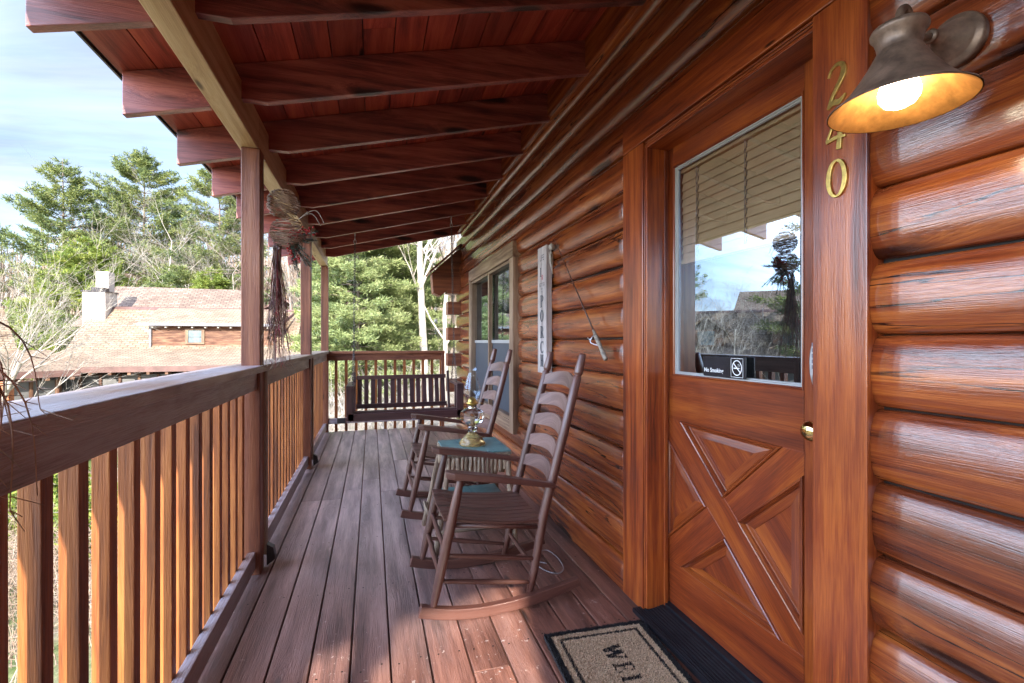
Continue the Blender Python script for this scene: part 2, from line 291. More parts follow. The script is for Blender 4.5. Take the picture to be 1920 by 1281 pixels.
M['railpale'] = wood('pale weathered rail', (.16, .11, .075), (.29, .215, .15), (.42, .33, .25), rough=.5, knots=.8, grain=.7, bump=.8, tint=.1, weather=((.30, .27, .26), .8, .45))
M['deck'] = wood('deck board', (.065, .025, .017), (.17, .066, .043), (.28, .120, .078), rough=.40, coat=.3, coat_r=.3, knots=.9, grain=.5, bump=.8, tint=.14, weather=((.27, .17, .15), .6, .5), fleck=.7, sky_wear=((.36, .275, .275), .9))
M['chair'] = wood('chair paint', (.050, .018, .013), (.085, .031, .023), (.13, .055, .041), rough=.38, coat=.25, coat_r=.3, knots=0, grain=.7, bump=.4, tint=.1, weather=((.20, .12, .09), .5, .5))
M['slat'] = wood('chair slat', (.09, .045, .038), (.15, .085, .072), (.24, .15, .13), rough=.4, coat=.2, knots=0, grain=.45, bump=.6, tint=.12)
M['swing'] = wood('swing paint', (.040, .016, .018), (.062, .024, .026), (.095, .042, .042), rough=.4, coat=.2, knots=0, grain=.8, bump=.4, tint=.15)
M['bark'] = wood('twig bark', (.12, .08, .055), (.26, .19, .13), (.46, .38, .29), rough=.8, knots=0, grain=1.5, bump=1., tint=.3)
M['twig'] = plain('dry twig', (.32, .22, .16), .8, noise=.5, scale=20)
M['twig2'] = plain('mauve twig', (.20, .11, .14), .7, noise=.5, scale=20)
M['twig3'] = plain('red twig', (.28, .05, .06), .7, noise=.4, scale=20)
M['needle'] = plain('frosted needles', (.025, .055, .035), .7, noise=.6, scale=30, col2=(.14, .18, .16))
M['berry'] = plain('red berries', (.35, .012, .014), .35, noise=.4, scale=50)
M['bronze'] = plain('bronze lamp metal', (.20, .135, .10), .42, .5, noise=.45, scale=26, bump=.12)
M['bronzein'] = plain('lamp shade inside', (.40, .19, .05), .42, .35, noise=.3, scale=30, bump=.1)
M['bulb'] = plain('bulb', (1, .95, .85), .3, emit=(1, .86, .62), es=6)
M['brass'] = plain('brass', (.60, .42, .12), .28, .9, noise=.25, scale=60, bump=.05)
M['knob'] = plain('polished knob', (.75, .60, .28), .08, 1., noise=.05)
M['nickel'] = plain('lock plate', (.45, .46, .50), .3, .8, noise=.1, scale=40)
M['keys'] = plain('lock keys', (.12, .13, .18), .4, noise=.1)
M['black'] = plain('black plastic', (.008, .009, .014), .25, noise=.3, scale=8)
M['white'] = plain('white print', (.62, .62, .62), .5, noise=.05)
M['signw'] = wood('painted sign board', (.24, .20, .19), (.36, .31, .30), (.46, .41, .40), rough=.6, knots=0, bump=.3, tint=.03)
M['ink'] = plain('charcoal letters', (.022, .024, .034), .6, noise=.3, scale=60)
M['inkred'] = plain('dark red letters', (.28, .03, .05), .6, noise=.3, scale=60)
M['slate'] = plain('teal slate', (.07, .16, .17), .4, noise=.3, scale=9, bump=.15, col2=(.14, .27, .27))
M['coir'] = plain('coir', (.66, .47, .31), .95, noise=.5, scale=240, bump=1.)
M['coirblack'] = plain('black coir', (.018, .016, .018), .95, noise=.6, scale=240, bump=1.)
M['alu'] = plain('black aluminium', (.026, .029, .038), .28, .6, noise=.2, scale=12)
M['chain'] = plain('chain', (.10, .085, .08), .45, .8, noise=.3, scale=60)
M['blind'] = plain('blind slat', (.62, .42, .23), .5, noise=.08, scale=7)
M['glass'] = paneglass('door pane', (.92, .95, .97), .40, .8)
M['wglass'] = paneglass('window pane', (.7, .75, .8), .10, .8)
M['screen'] = plain('insect screen', (.040, .046, .058), .6, noise=.1, scale=5)
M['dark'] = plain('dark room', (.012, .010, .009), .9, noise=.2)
M['vinyl'] = plain('glazing strip', (.30, .30, .30), .4, noise=.05)
M['cork'] = plain('rod handle', (.20, .17, .14), .6, noise=.5, scale=50)
M['roddark'] = plain('rod blank', (.05, .022, .018), .3, noise=.3, scale=30)
M['float'] = plain('painted float', (.34, .30, .26), .5, noise=.3, scale=40)
M['cord'] = plain('grey cord', (.28, .25, .26), .5, noise=.1)
M['drip_'] = plain('nail heads', (.02, .015, .014), .5, .3, noise=.3)
M['drip'] = plain('drip edge', (.05, .045, .05), .4, .3, noise=.2)

# ------------------------------------------------------------------ porch deck
random.seed(7)
d = MB(); x = -.6515
lines = [-.651, -.5085, -.364, -.218, -.0755, .0675, .21, .353, .494, .636, .779, .92, 1.057, 1.20]
for i in range(len(lines)-1):
    a, b_ = lines[i], lines[i+1]; y = -3.2
    while y < 6.68:
        L_ = random.uniform(2.6, 4.4); y2 = min(6.68, y+L_)
        if y2 > 6.1: y2 = 6.68
        if y < 0 and i < 8: y2 = random.uniform(.9, 2.0)
        elif y < 0: y2 = random.uniform(3.0, 5.0)
        d.box((a+.0035, y+.001, -.028), (b_-.0035, y2-.0015, random.uniform(-.0012, .0)), axis=1, mi=0); y = y2
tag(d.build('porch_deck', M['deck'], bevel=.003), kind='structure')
d = MB()
for i in range(17): d.box((-.64, -3.1+i*.6, -.22), (1.2, -3.06+i*.6, -.042))
d.box((-.64, -3.2, -.040), (1.2, 6.66, -.034)); d.box((-.68, -3.2, -.24), (-.66, 6.7, -.03)); d.box((-.66, 6.69, -.24), (1.2, 6.71, -.03))  # first box: thin sheet added to block light from the board gaps
tag(d.build('deck_framing_gap_sheet', M['raft']), kind='structure')

d = MB()
for i in range(18):
    yj = -3.0+i*.6
    for j in range(len(lines)-1):
        for fx_ in (.22, .78):
            xx = lines[j]+(lines[j+1]-lines[j])*fx_+random.uniform(-.006, .006); yy = yj+random.uniform(-.012, .012)
            if not -3.1 < yy < 6.6: continue
            d.add([(xx+.0042*math.cos(a_), yy+.0042*math.sin(a_), .0006) for a_ in [k*math.pi/3 for k in range(6)]], [tuple(range(6))])
tag(d.build('deck_nails', M['drip_']), kind='structure')
# ------------------------------------------------------------------ log cabin
cabin = thing('log_cabin', 'stained log cabin wall with door and window along the porch', 'house', (1.2, 1.5, 0))
DO = (.95, 1.86); WO = (3.82, 5.46)
def log_profile():
    pr = []
    H = .0895
    for i in range(17):
        a = -math.pi/2+math.pi*i/16
        c = abs(math.cos(a))**.72; s_ = math.copysign(abs(math.sin(a))**.95, math.sin(a))
        pr.append((c*.042, s_*(H-.0025)))
    return pr
PR = log_profile(); NP = len(PR)
w = MB()
def log(y0, y1, zc, r0, r1, seed):
    rs = random.Random(seed); n = max(3, int((y1-y0)/.12)); vs = []; gs = []
    ph = [rs.uniform(0, 6) for _ in range(4)]; rnd = rs.random()
    for j in range(n+1):
        y = y0+(y1-y0)*j/n; e = 1.; k = 1.
        for (fl, yy) in ((r0, y-y0), (r1, y1-y)):
            if fl and yy < .03: e *= math.sqrt(max(.0, 1-(1-yy/.03)**2))*.4+.6
        wob = .0035*math.sin(y*1.7+ph[0])+.002*math.sin(y*4.3+ph[1]); wz = .002*math.sin(y*2.9+ph[2])
        for (dx_, dz_) in PR:
            vs.append(Vector((1.195-(dx_+wob*(dx_/.042))*e, y, zc+dz_*(1 if e > .99 else .98)+wz))); gs.append(Vector((y, dz_*1.35, dx_*2)))
    fs = [(j*NP+k, j*NP+k+1, (j+1)*NP+k+1, (j+1)*NP+k) for j in range(n) for k in range(NP-1)]
    fs += [tuple(range(NP-1, -1, -1)), tuple(n*NP+k for k in range(NP))]
    w.add(vs, fs, gs, rnd, 0, True)
for k in range(-1, 16):
    zc = 1.216+.178*(k-6)-.089; lo, hi = zc-.089, zc+.089
    yend = 6.40 if k % 2 else 6.74
    segs = [(-3.2, yend)]; cuts = []
    if lo < 2.05: cuts.append((DO[0]-.06, DO[1]+.06))
    if hi > .51 and lo < 1.92: cuts.append((WO[0]-.03, WO[1]+.03))
    cur = -3.2
    for (a, b_) in cuts:
        log(cur, a, zc, cur > 2.5, a > 2.5, k*13+int(a*7)); cur = b_
    log(cur, yend, zc, cur > 2.5, True, k*13+5)
wall = w.build('log_wall', M['log'], cabin)
bk = MB(); bk.box((1.198, -3.2, -.3), (1.30, DO[0]-.03, 2.9)); bk.box((1.198, DO[1]+.03, -.3), (1.30, WO[0], 2.9)); bk.box((1.198, WO[1], -.3), (1.30, 6.38, 2.9))
bk.box((1.199, DO[0]-.03, 2.09), (1.299, DO[1]+.03, 2.9)); bk.box((1.199, WO[0], -.3), (1.299, WO[1], .5)); bk.box((1.199, WO[0], 1.94), (1.299, WO[1], 2.9))
bk.build('wall_core', M['dark'], cabin)
bk = MB()
for k in range(-1, 14): bk.box((.03, -3.2, .178*k+.004), (1.13, -1.5, .178*k+.176), axis=0)
bk.build('unseen_sun_block', M['log'], cabin, bevel=.02)  # unseen log block added behind the camera to shape the sun patch
# gable wall at the far corner: cross logs poking out past the porch wall
cl = MB()
for k in range(-1, 11):
    if k % 2: continue
    zc = 1.216+.178*(k-6)-.089+.178
    if zc > 2.0: continue
    cl = MB(); cl.box((1.0 if zc < 1.75 else .93, 6.42, zc-.087), (1.2, 6.60, zc+.087), axis=0); cl.build('corner_log_end', M['post'], cabin, bevel=.004)
cl = MB()
cl.prism([(.78, 2.13), (1.13, 2.46), (1.2, 2.46), (1.2, 1.86), (.99, 1.86), (.99, 1.90), (.90, 1.82), (.80, 1.86)], 6.40, 6.62, 'xz')
cl.build('corner_bracket', M['post'], cabin, bevel=.004)
g = MB(); g.beam((.74, 6.34, 2.11), (1.16, 6.34, 2.50), .5, .02); g.v = [v+Vector((0, .2, .02)) for v in g.v]
g.build('corner_roof_edge', M['raft'], cabin)
# door trim
def lathe_line(): pass
def framebox(y0, y1, z0, z1, x0, x1): return ((x0, y0, z0), (x1, y1, z1))
t = MB(); t.box((1.143, 1.815, 0.012), (1.25, 1.985, 2.078)); t.box((1.143, .838, 0.012), (1.25, .985, 2.078), axis=2); t.box((1.1405, .838, 2.080), (1.25, 1.985, 2.215))
t.build('door_trim', M['trim'], cabin, bevel=.003)
t = MB()
t.box((1.152, 1.795, .03), (1.34, 1.813, 2.062)); t.box((1.152, .960, .03), (1.34, .9835, 2.062), axis=2); t.box((1.152, .9840, 2.046), (1.34, 1.794, 2.0775))
t.box((1.148, 1.806, .03), (1.151, 1.8125, 2.05)); t.box((1.146, .99, 2.056), (1.151, 1.80, 2.060)); t.box((1.146, .99, 2.066), (1.151, 1.80, 2.070))
t.box((1.235, 1.785, .03), (1.25, 1.7945, 2.04), axis=2)
t.build('door_jamb', M['trim'], cabin, bevel=.0015)
# door leaf
DX = 1.262
door = MB()
door.box((DX+.014, .955, .055), (DX+.040, 1.79, 1.02)); 
lock_rail = (.872, 1.048)
Yl, Yr = 1.722, 1.092
door_o = None
dd = MB()
def pp(poly, x0=DX, x1=DX+.0395): dd.prism(poly, x0, x1, 'yz')
sc_ = DX/1.25
def q(y, z): return (y*sc_, 1.2+(z-1.2)*sc_)
GL = (q(1.747, 0)[0], q(1.104, 0)[0], q(0, 1.052)[1], q(0, 1.957)[1])   # y left, y right, z bottom, z top
PL = (q(1.785, 0)[0], q(1.106, 0)[0], q(0, .247)[1], q(0, .865)[1])
dd.box((DX, PL[0], .052), (DX+.0395, 1.868, 2.047), axis=2, rnd=.3)
dd.box((DX, .955, .052), (DX+.0395, GL[1], 2.047), axis=2, rnd=.45)
dd.box((DX, GL[0], GL[2]), (DX+.0395, PL[0]-.0005, 2.047), axis=2, rnd=.31)
dd.box((DX, GL[1]+.0005, GL[3]), (DX+.0395, GL[0]-.0005, 2.047), axis=1, rnd=.6)
dd.box((DX, PL[1], PL[3]), (DX+.0395, PL[0]-.0005, GL[2]), axis=1, rnd=.38)
dd.box((DX, PL[1], .052), (DX+.0395, PL[0]-.0005, PL[2]), axis=1, rnd=.7)
a, b_, c, e = PL
T1 = [q(1.70, .865), q(1.183, .865), q(1.442, .619)]; T1[0] = (T1[0][0], e); T1[1] = (T1[1][0], e)
T2 = [(a, q(0, .781)[1]), q(1.534, .556), (a, q(0, .334)[1])]
T3 = [q(1.434, .474), (q(1.183, 0)[0], c), (q(1.70, 0)[0], c)]
T4 = [(b_, q(0, .795)[1]), (b_, q(0, .314)[1]), q(1.373, .559)]
bar1 = [(a, e), (T1[0][0], e), T1[2], T4[2], T4[1], (b_, c), T3[1], T3[0], T2[1], T2[0]]
barA = [T1[1], (b_, e), T4[0], T4[2], T1[2]]
barB = [T2[2], T2[1], T3[0], T3[2], (a, c)]
for pol, ang in ((bar1, None), (barA, 0), (barB, 0)):
    n = len(pol); vs = []; gs = []
    dv = Vector((0, -1, -.92)).normalized() if ang is None else Vector((0, -1, 1.0)).normalized(); pv = Vector((0, -dv.z, dv.y))
    for X_ in (DX+.0012, DX+.039):
        for p in pol:
            v = Vector((X_, p[0], p[1])); vs.append(v); gs.append(Vector((v.dot(dv), v.dot(pv), X_)))
    dd.add(vs, [tuple(range(n)), tuple(range(2*n-1, n-1, -1))]+[(i, n+i, n+(i+1) % n, (i+1) % n) for i in range(n)], gs, .55 if ang is None else .8)
frame = dd.build('door', M['door'], cabin, bevel=.0012)
door.build('door_panel', M['door'], frame)
def moulding(poly, prof, fill=True, mat=M['door'], name='panel_moulding'):
    n = len(poly); P_ = [Vector((0, p[0], p[1])) for p in poly]
    area = sum(P_[i].y*P_[(i+1) % n].z-P_[(i+1) % n].y*P_[i].z for i in range(n))
    if area < 0: P_.reverse()
    def off(dist):
        out = []
        for i in range(n):
            p0, p1, p2 = P_[i-1], P_[i], P_[(i+1) % n]
            e1 = (p1-p0).normalized(); e2 = (p2-p1).normalized(); n1 = Vector((0, -e1.z, e1.y)); n2 = Vector((0, -e2.z, e2.y))
            bis = (n1+n2); out.append(p1+bis*(dist/(1+n1.dot(n2))))
        return out
    mm = MB()
    for i in range(n):   # each side its own strip, mitred at the corners
        vs = []; gs = []; L_ = (P_[(i+1) % n]-P_[i]); ln = L_.length; L_.normalize()
        for (o_, x_) in prof:
            O = off(o_)
            for v in (O[i], O[(i+1) % n]):
                vs.append(Vector((DX+x_, v.y, v.z))); gs.append(Vector(((v-P_[i]).dot(L_), o_, x_)))
        mm.add(vs, [(2*k, 2*k+1, 2*k+3, 2*k+2) for k in range(len(prof)-1)], gs, .2+.1*i)
    if fill:
        O = off(prof[-1][0]); mm.add([Vector((DX+prof[-1][1], v.y, v.z)) for v in O], [tuple(range(n))], [Vector((v.z+v.y*.9, v.y-v.z, 0)) for v in O], .5)
    return mm.build(name, mat, frame)
prof = [(0, .003), (.001, -.005), (.004, -.0075), (.008, -.006), (.010, -.001), (.012, -.003), (.015, .002), (.017, .011), (.021, .012), (.023, .0105), (.048, .0045), (.049, .007)]
for T in (T1, T2, T3, T4): moulding(T, prof)
moulding([(GL[0], GL[3]), (GL[1], GL[3]), (GL[1], GL[2]), (GL[0], GL[2])], [(0, .002), (.001, -.003), (.005, -.004), (.008, .000), (.010, .004)], False, name='glass_moulding')
moulding([(GL[0]-.010, GL[3]-.010), (GL[1]+.010, GL[3]-.010), (GL[1]+.010, GL[2]+.010), (GL[0]-.010, GL[2]+.010)], [(0, .003), (.004, .003), (.006, .008), (.009, .009), (.011, .015)], False, M['vinyl'], 'glazing_strip')
gg = MB(); gg.add([(DX+.0145, GL[1]+.005, GL[2]+.005), (DX+.0145, GL[0]-.005, GL[2]+.005), (DX+.0145, GL[0]-.005, GL[3]-.005), (DX+.0145, GL[1]+.005, GL[3]-.005)], [(0, 1, 2, 3)]); gg.build('glass_pane', M['glass'], frame)
# blind behind the pane
bl = MB(); zt = GL[3]-.035; nsl = 11; zb = q(0, 1.553)[1]
for i in range(nsl):
    z0 = zt-(zt-zb)*i/nsl; z1 = zt-(zt-zb)*(i+1)/nsl; h_ = z0-z1
    ya, yb = GL[1]-.02, GL[0]-.012
    for (sa, sb) in ((ya, GL[1]+.028), (GL[1]+.033, 1.385), (1.390, 1.648), (1.653, yb)):
        bl.add([(DX+.044, sa, z0), (DX+.044, sb, z0), (DX+.034, sb, z1-.010), (DX+.034, sa, z1-.010), (DX+.047, sa, z0), (DX+.047, sb, z0), (DX+.037, sb, z1-.010), (DX+.037, sa, z1-.010)], [(0, 1, 2, 3), (7, 6, 5, 4), (0, 3, 7, 4), (1, 5, 6, 2), (3, 2, 6, 7), (0, 4, 5, 1)])
bl.box((DX+.03, GL[1]-.02, zt+.002), (DX+.07, GL[0]-.01, zt+.035)); bl.box((DX+.03, GL[1]-.02, zb-.022), (DX+.06, GL[0]-.012, zb-.004))
bl.build('window_blind', M['blind'], frame, bevel=.001)
for yy in (GL[1]+.030, 1.387, 1.650):
    bl = MB()
    bl.tube([(DX+.031, yy, zt), (DX+.031, yy, zb-.01)], .0011, 5)
    for i in range(nsl):
        z0 = zt-(zt-zb)*i/nsl; bl.tube([(DX+.031, yy, z0+.005), (DX+.034, yy-.010, z0-.028)], .0009, 4)
    bl.build('blind_cord', M['cord'], frame)
# dark room behind the door and the window
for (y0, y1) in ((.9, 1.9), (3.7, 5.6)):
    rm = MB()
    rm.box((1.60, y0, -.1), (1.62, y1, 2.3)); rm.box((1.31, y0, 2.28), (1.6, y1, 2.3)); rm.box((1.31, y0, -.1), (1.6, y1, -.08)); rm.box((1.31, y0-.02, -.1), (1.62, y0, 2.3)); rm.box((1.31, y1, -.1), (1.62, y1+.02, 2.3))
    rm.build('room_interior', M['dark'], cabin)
# threshold
th = MB(); th.box((1.108, .94, .002), (1.150, 1.842, .020)); th.add([(1.150, .94, .002), (1.150, 1.842, .002), (1.235, 1.812, .002), (1.235, .94, .002), (1.150, .94, .022), (1.150, 1.842, .022), (1.235, 1.812, .040), (1.235, .94, .040)], [(0, 1, 2, 3), (7, 6, 5, 4), (0, 4, 5, 1), (1, 5, 6, 2), (2, 6, 7, 3), (3, 7, 4, 0)])
for i in range(9):
    xx = 1.115+i*.0125; zz_ = .0205 if xx < 1.15 else .0225+(xx-1.15)*.212
    th.box((xx, .94, zz_-.002), (xx+.0045, 1.835 if xx < 1.15 else 1.812, zz_+.0035))
th.box((1.236, .94, .003), (1.30, 1.86, .049))
th.build('threshold', M['alu'], cabin, bevel=.001)
# knob and keypad lock
kn = MB(); Mk = Matrix.Translation((DX, 1.045, .942)) @ Matrix.Rotation(R(-90), 4, 'Y')
kn.lathe([(.001, -.002), (.032, -.002), (.033, .004), (.026, .009), (.012, .012), (.011, .030), (.020, .036), (.0295, .048), (.030, .058), (.024, .068), (.012, .073), (.001, .074)], Mk)
kn.build('door_knob', M['knob'], frame)
kp = MB(); n = 40; zc = 1.135; yc = 1.042; pts = []
for i in range(n):
    a_ = 2*math.pi*i/n; pts.append((yc+.040*math.copysign(abs(math.cos(a_))**.8, math.cos(a_)), zc+.082*math.copysign(abs(math.sin(a_))**.9, math.sin(a_))))
kp.prism(pts, DX-.020, DX+.001, 'yz'); lockp = kp.build('keypad_lock', M['nickel'], frame, bevel=.004)
kp = MB()
for r_ in range(5):
    for c_ in range(3):
        yy = yc+.022-c_*.022; z_ = zc+.056-r_*.0165; kp.box((DX-.0225, yy-.0065, z_-.0055), (DX-.0205, yy+.0065, z_+.0055))
kp.build('keypad_button', M['keys'], lockp, bevel=.001)
kp = MB(); kp.lathe([(.001, -.001), (.024, -.001), (.026, .006), (.021, .009), (.012, .009), (.011, .012), (.001, .012)], Matrix.Translation((DX-.019, yc, zc-.048)) @ Matrix.Rotation(R(-90), 4, 'Y'))
kp.build('key_cylinder', M['nickel'], lockp)
kp = MB(); kp.box((DX-.0325, yc-.0012, zc-.054), (DX-.031, yc+.0012, zc-.042)); kp.build('keyway', M['black'], lockp)

# window in the log wall
fr = MB(); X0, X1 = 1.118, 1.20
fr.box((X0, WO[0]-.105, .43), (X1, WO[0]+.005, 1.905)); fr.box((X0, WO[1]-.005, .43), (X1, WO[1]+.085, 1.905), axis=2); fr.box((X0-.004, WO[0]-.105, 1.907), (X1, WO[1]+.085, 2.035)); fr.box((X0, WO[0]+.006, .43), (X1, WO[1]-.006, .53))
win = fr.build('window', M['trimpale'], cabin, bevel=.003)
fr = MB(); ym = (WO[0]+WO[1])/2
fr.box((1.135, ym-.018, .53), (1.175, ym+.018, 1.9)); fr.box((1.13, WO[0]+.006, .5305), (1.19, WO[0]+.03, 1.9), axis=2); fr.box((1.13, WO[1]-.03, .5305), (1.19, WO[1]-.006, 1.9), axis=2); fr.box((1.13, WO[0]+.031, 1.875), (1.19, ym-.019, 1.904)); fr.box((1.13, ym+.019, 1.875), (1.19, WO[1]-.031, 1.904)); fr.box((1.13, WO[0]+.031, .5305), (1.19, ym-.019, .56)); fr.box((1.13, ym+.019, .5305), (1.19, WO[1]-.031, .56))
fr.build('window_sash', M['trimpale'], win, bevel=.002)
fr = MB()
for (ya, yb) in ((WO[0]+.03, ym-.018), (ym+.018, WO[1]-.03)):
    fr.box((1.165, ya, 1.185), (1.185, yb, 1.215)); 
fr.build('meeting_rail', M['vinyl'], win)
fr = MB()
for (ya, yb) in ((WO[0]+.031, ym-.019), (ym+.019, WO[1]-.031)):
    fr.box((1.176, ya, .561), (1.178, yb, 1.184)); 
fr.build('insect_screen', M['screen'], win)
fr = MB()
for (ya, yb) in ((WO[0]+.031, ym-.019), (ym+.019, WO[1]-.031)):
    fr.add([(1.186, ya, .561), (1.186, yb, .561), (1.186, yb, 1.874), (1.186, ya, 1.874)], [(0, 1, 2, 3)])
fr.build('window_pane', M['wglass'], win)

# ------------------------------------------------------------------ porch roof
roof = thing('porch_roof', 'low sloping porch roof on dark rafters over the deck', 'roof', (0, 2, 2.4))
SL = .245
def zr(x): return 2.165+SL*(x+1.017)
for n in range(-6, 9):
    y = 1.8+.585*n; b = MB()
    xs = [-1.017, -.69, -.6899, -.46, 1.20]
    poly = [(-1.017, zr(-1.017)), (-.69, zr(-.69)), (-.69, zr(-.46)-.003), (-.46, zr(-.46)-.003), (1.20, zr(1.20)), (1.20, zr(1.2)+.185), (-1.017, zr(-1.017)+.185)]
    b.prism(poly, y+random.uniform(-.004, .004), y+.040, 'xz', axis=0); b.build('rafter', M['raft'], roof, bevel=.003)
b = MB(); b.box((-.655, -1.8, 2.197), (-.565, 2.735, 2.385), axis=1); b.box((-.655, 2.737, 2.197), (-.565, 6.72, 2.385), axis=1)
b.build('eave_beam', M['beam'], roof, bevel=.004)
b = MB(); x = -1.03; wd = .142
while x < 1.3:
    x2 = x+wd-.005; zo = .1875
    for (ya, yb) in ((-1.75, 1.9+random.uniform(-.3, .3)), (None, 6.72)):
        if ya is None: ya = prev+.002
        prev = yb
        r_ = random.random(); z0, z1 = zr(x)+zo, zr(x2)+zo
        b.add([(x, ya, z0), (x2, ya, z1), (x2, yb, z1), (x, yb, z0), (x, ya, z0+.02), (x2, ya, z1+.02), (x2, yb, z1+.02), (x, yb, z0+.02)], [(0, 3, 2, 1), (4, 5, 6, 7), (0, 1, 5, 4), (1, 2, 6, 5), (2, 3, 7, 6), (3, 0, 4, 7)],
              [(v_, u_, 0) for (u_, v_) in ((x, ya), (x2, ya), (x2, yb), (x, yb))*2], r_)
    x += wd
b.build('roof_boards', M['roofb'], roof)
b = MB(); b.prism([(-1.055, zr(-1.05)+.19), (-1.046, zr(-1.05)+.19), (-1.046, zr(-1.05)+.206), (1.35, zr(1.35)+.209), (1.35, zr(1.35)+.24), (-1.055, zr(-1.05)+.235)], -1.78, 6.75, 'xz')
b.build('roof_covering', M['drip'], roof)
b = MB()   # blocking between the rafters at the wall
for n in range(-6, 8):
    y = 1.8+.585*n; b.box((1.135, y+.046, zr(1.135)+.02), (1.165, y+.58, zr(1.135)+.19), axis=1)
b.build('wall_blocking', M['trim'], roof, bevel=.002)

# ------------------------------------------------------------------ posts and railings
def knotdisc(): pass
PY = [-1.40, .655, 2.69, 4.78, 6.63]
plab = ['porch post behind the near railing by the camera', 'porch post at the near left with the twig swag', 'thick reddish porch post nearest in view, twig swag beside it', 'middle porch post between the first and the corner one', 'corner porch post where the two railings meet']
for y, lb in zip(PY, plab):
    b = MB(); b.box((-.640, y, -.02), (-.551, y+.089, 2.196), axis=2)
    o = b.build('porch_post', M['post'], None, bevel=.004); tag(o, lb, 'post', 'posts holding the porch roof')
def railing(y0, y1, label, bal0, pitch, first):
    root = thing('porch_railing', label, 'railing', (-.6, (y0+y1)/2, 0), 'porch railing runs')
    # cap notched round the post at its far end
    b = MB(); b.box((-.722, y0-.0, 1.042), (-.534, y1+.001, 1.0765), axis=1, rnd=.55 if first else .8); b.build('rail_cap', M['rail'] if y0 < 2 else M['railpale'], root, bevel=.004)
    b = MB(); b.box((-.603, y0+.09, .952), (-.565, y1-.001, 1.0415), axis=1, rnd=.2 if first else .9); b.build('top_rail', M['rail'] if y0 < 2 else M['railpale'], root, bevel=.003)
    b = MB(); b.box((-.610, y0+.09, .030), (-.572, y1-.001, .119), axis=1, rnd=.4); b.build('bottom_rail', M['rail'], root, bevel=.003)
    k = 0; y = bal0
    while y < y1-.05:
        b = MB(); b.box((-.6495, y, -.10), (-.6115, y+.037, .955+random.uniform(0, .03)), axis=2)
        o = b.build('baluster', M['bal'], root, bevel=.002)
        Mr = Matrix.Translation((-.63, y+.02, .5)) @ Matrix.Rotation(R(random.uniform(-.25, .25)), 4, 'X') @ Matrix.Translation((.63, -y-.02, -.5))
        o.data.transform(Mr); y += pitch+random.uniform(-.006, .006)
    # cleat beside the post and the dark angled block at its foot
    b = MB(); b.box((-.600, y0+.0895, .06), (-.538, y0+.128, 1.0415), axis=2, rnd=.7); b.build('cleat', M['rail'] if y0 < 0 else M['railpale'], root, bevel=.003)
    b = MB(); b.prism([(-.538, .002), (-.495, .035), (-.505, .095), (-.538, .118)], y0+.085, y0+.13, 'xz'); b.build('foot_block', M['drip'], root, bevel=.002)
    return root
railing(-1.40, .655, 'railing run beside the camera, mostly out of frame', -1.25, .125, False)
railing(.655, 2.69, 'nearest railing run with orange brown balusters and weathered cap', .755, .1247, True)
railing(2.69, 4.78, 'railing run between the first post and the middle post', 2.85, .125, False)
railing(4.78, 6.63, 'short railing run reaching the far porch corner', 4.93, .125, False)
root = thing('porch_railing', 'end railing across the porch behind the hanging swing', 'railing', (.2, 6.66, 0), 'porch railing runs')
b = MB(); b.box((-.5505, 6.60, 1.036), (.985, 6.74, 1.0705), rnd=.35); b.build('rail_cap', M['post'], root, bevel=.004)
b = MB(); b.box((-.55, 6.642, .945), (.945, 6.680, 1.0355), rnd=.5); b.build('top_rail', M['post'], root, bevel=.003)
b = MB(); b.box((-.55, 6.642, .105), (.945, 6.680, .178)); b.build('bottom_rail', M['rail'], root, bevel=.003)
b = MB(); b.box((-.44, 6.625, .108), (-.34, 6.6415, .180)); b.build('splice_plate', M['drip'], root)
b = MB(); b.box((.946, 6.62, -.1), (.984, 6.69, 1.0355), axis=2); b.build('end_post', M['post'], root, bevel=.003)
x = -.475
while x < .93:
    b = MB(); b.box((x, 6.6805, -.12), (x+.037, 6.718, .99), axis=2); b.build('baluster', M['bal'], root, bevel=.002); x += .1275

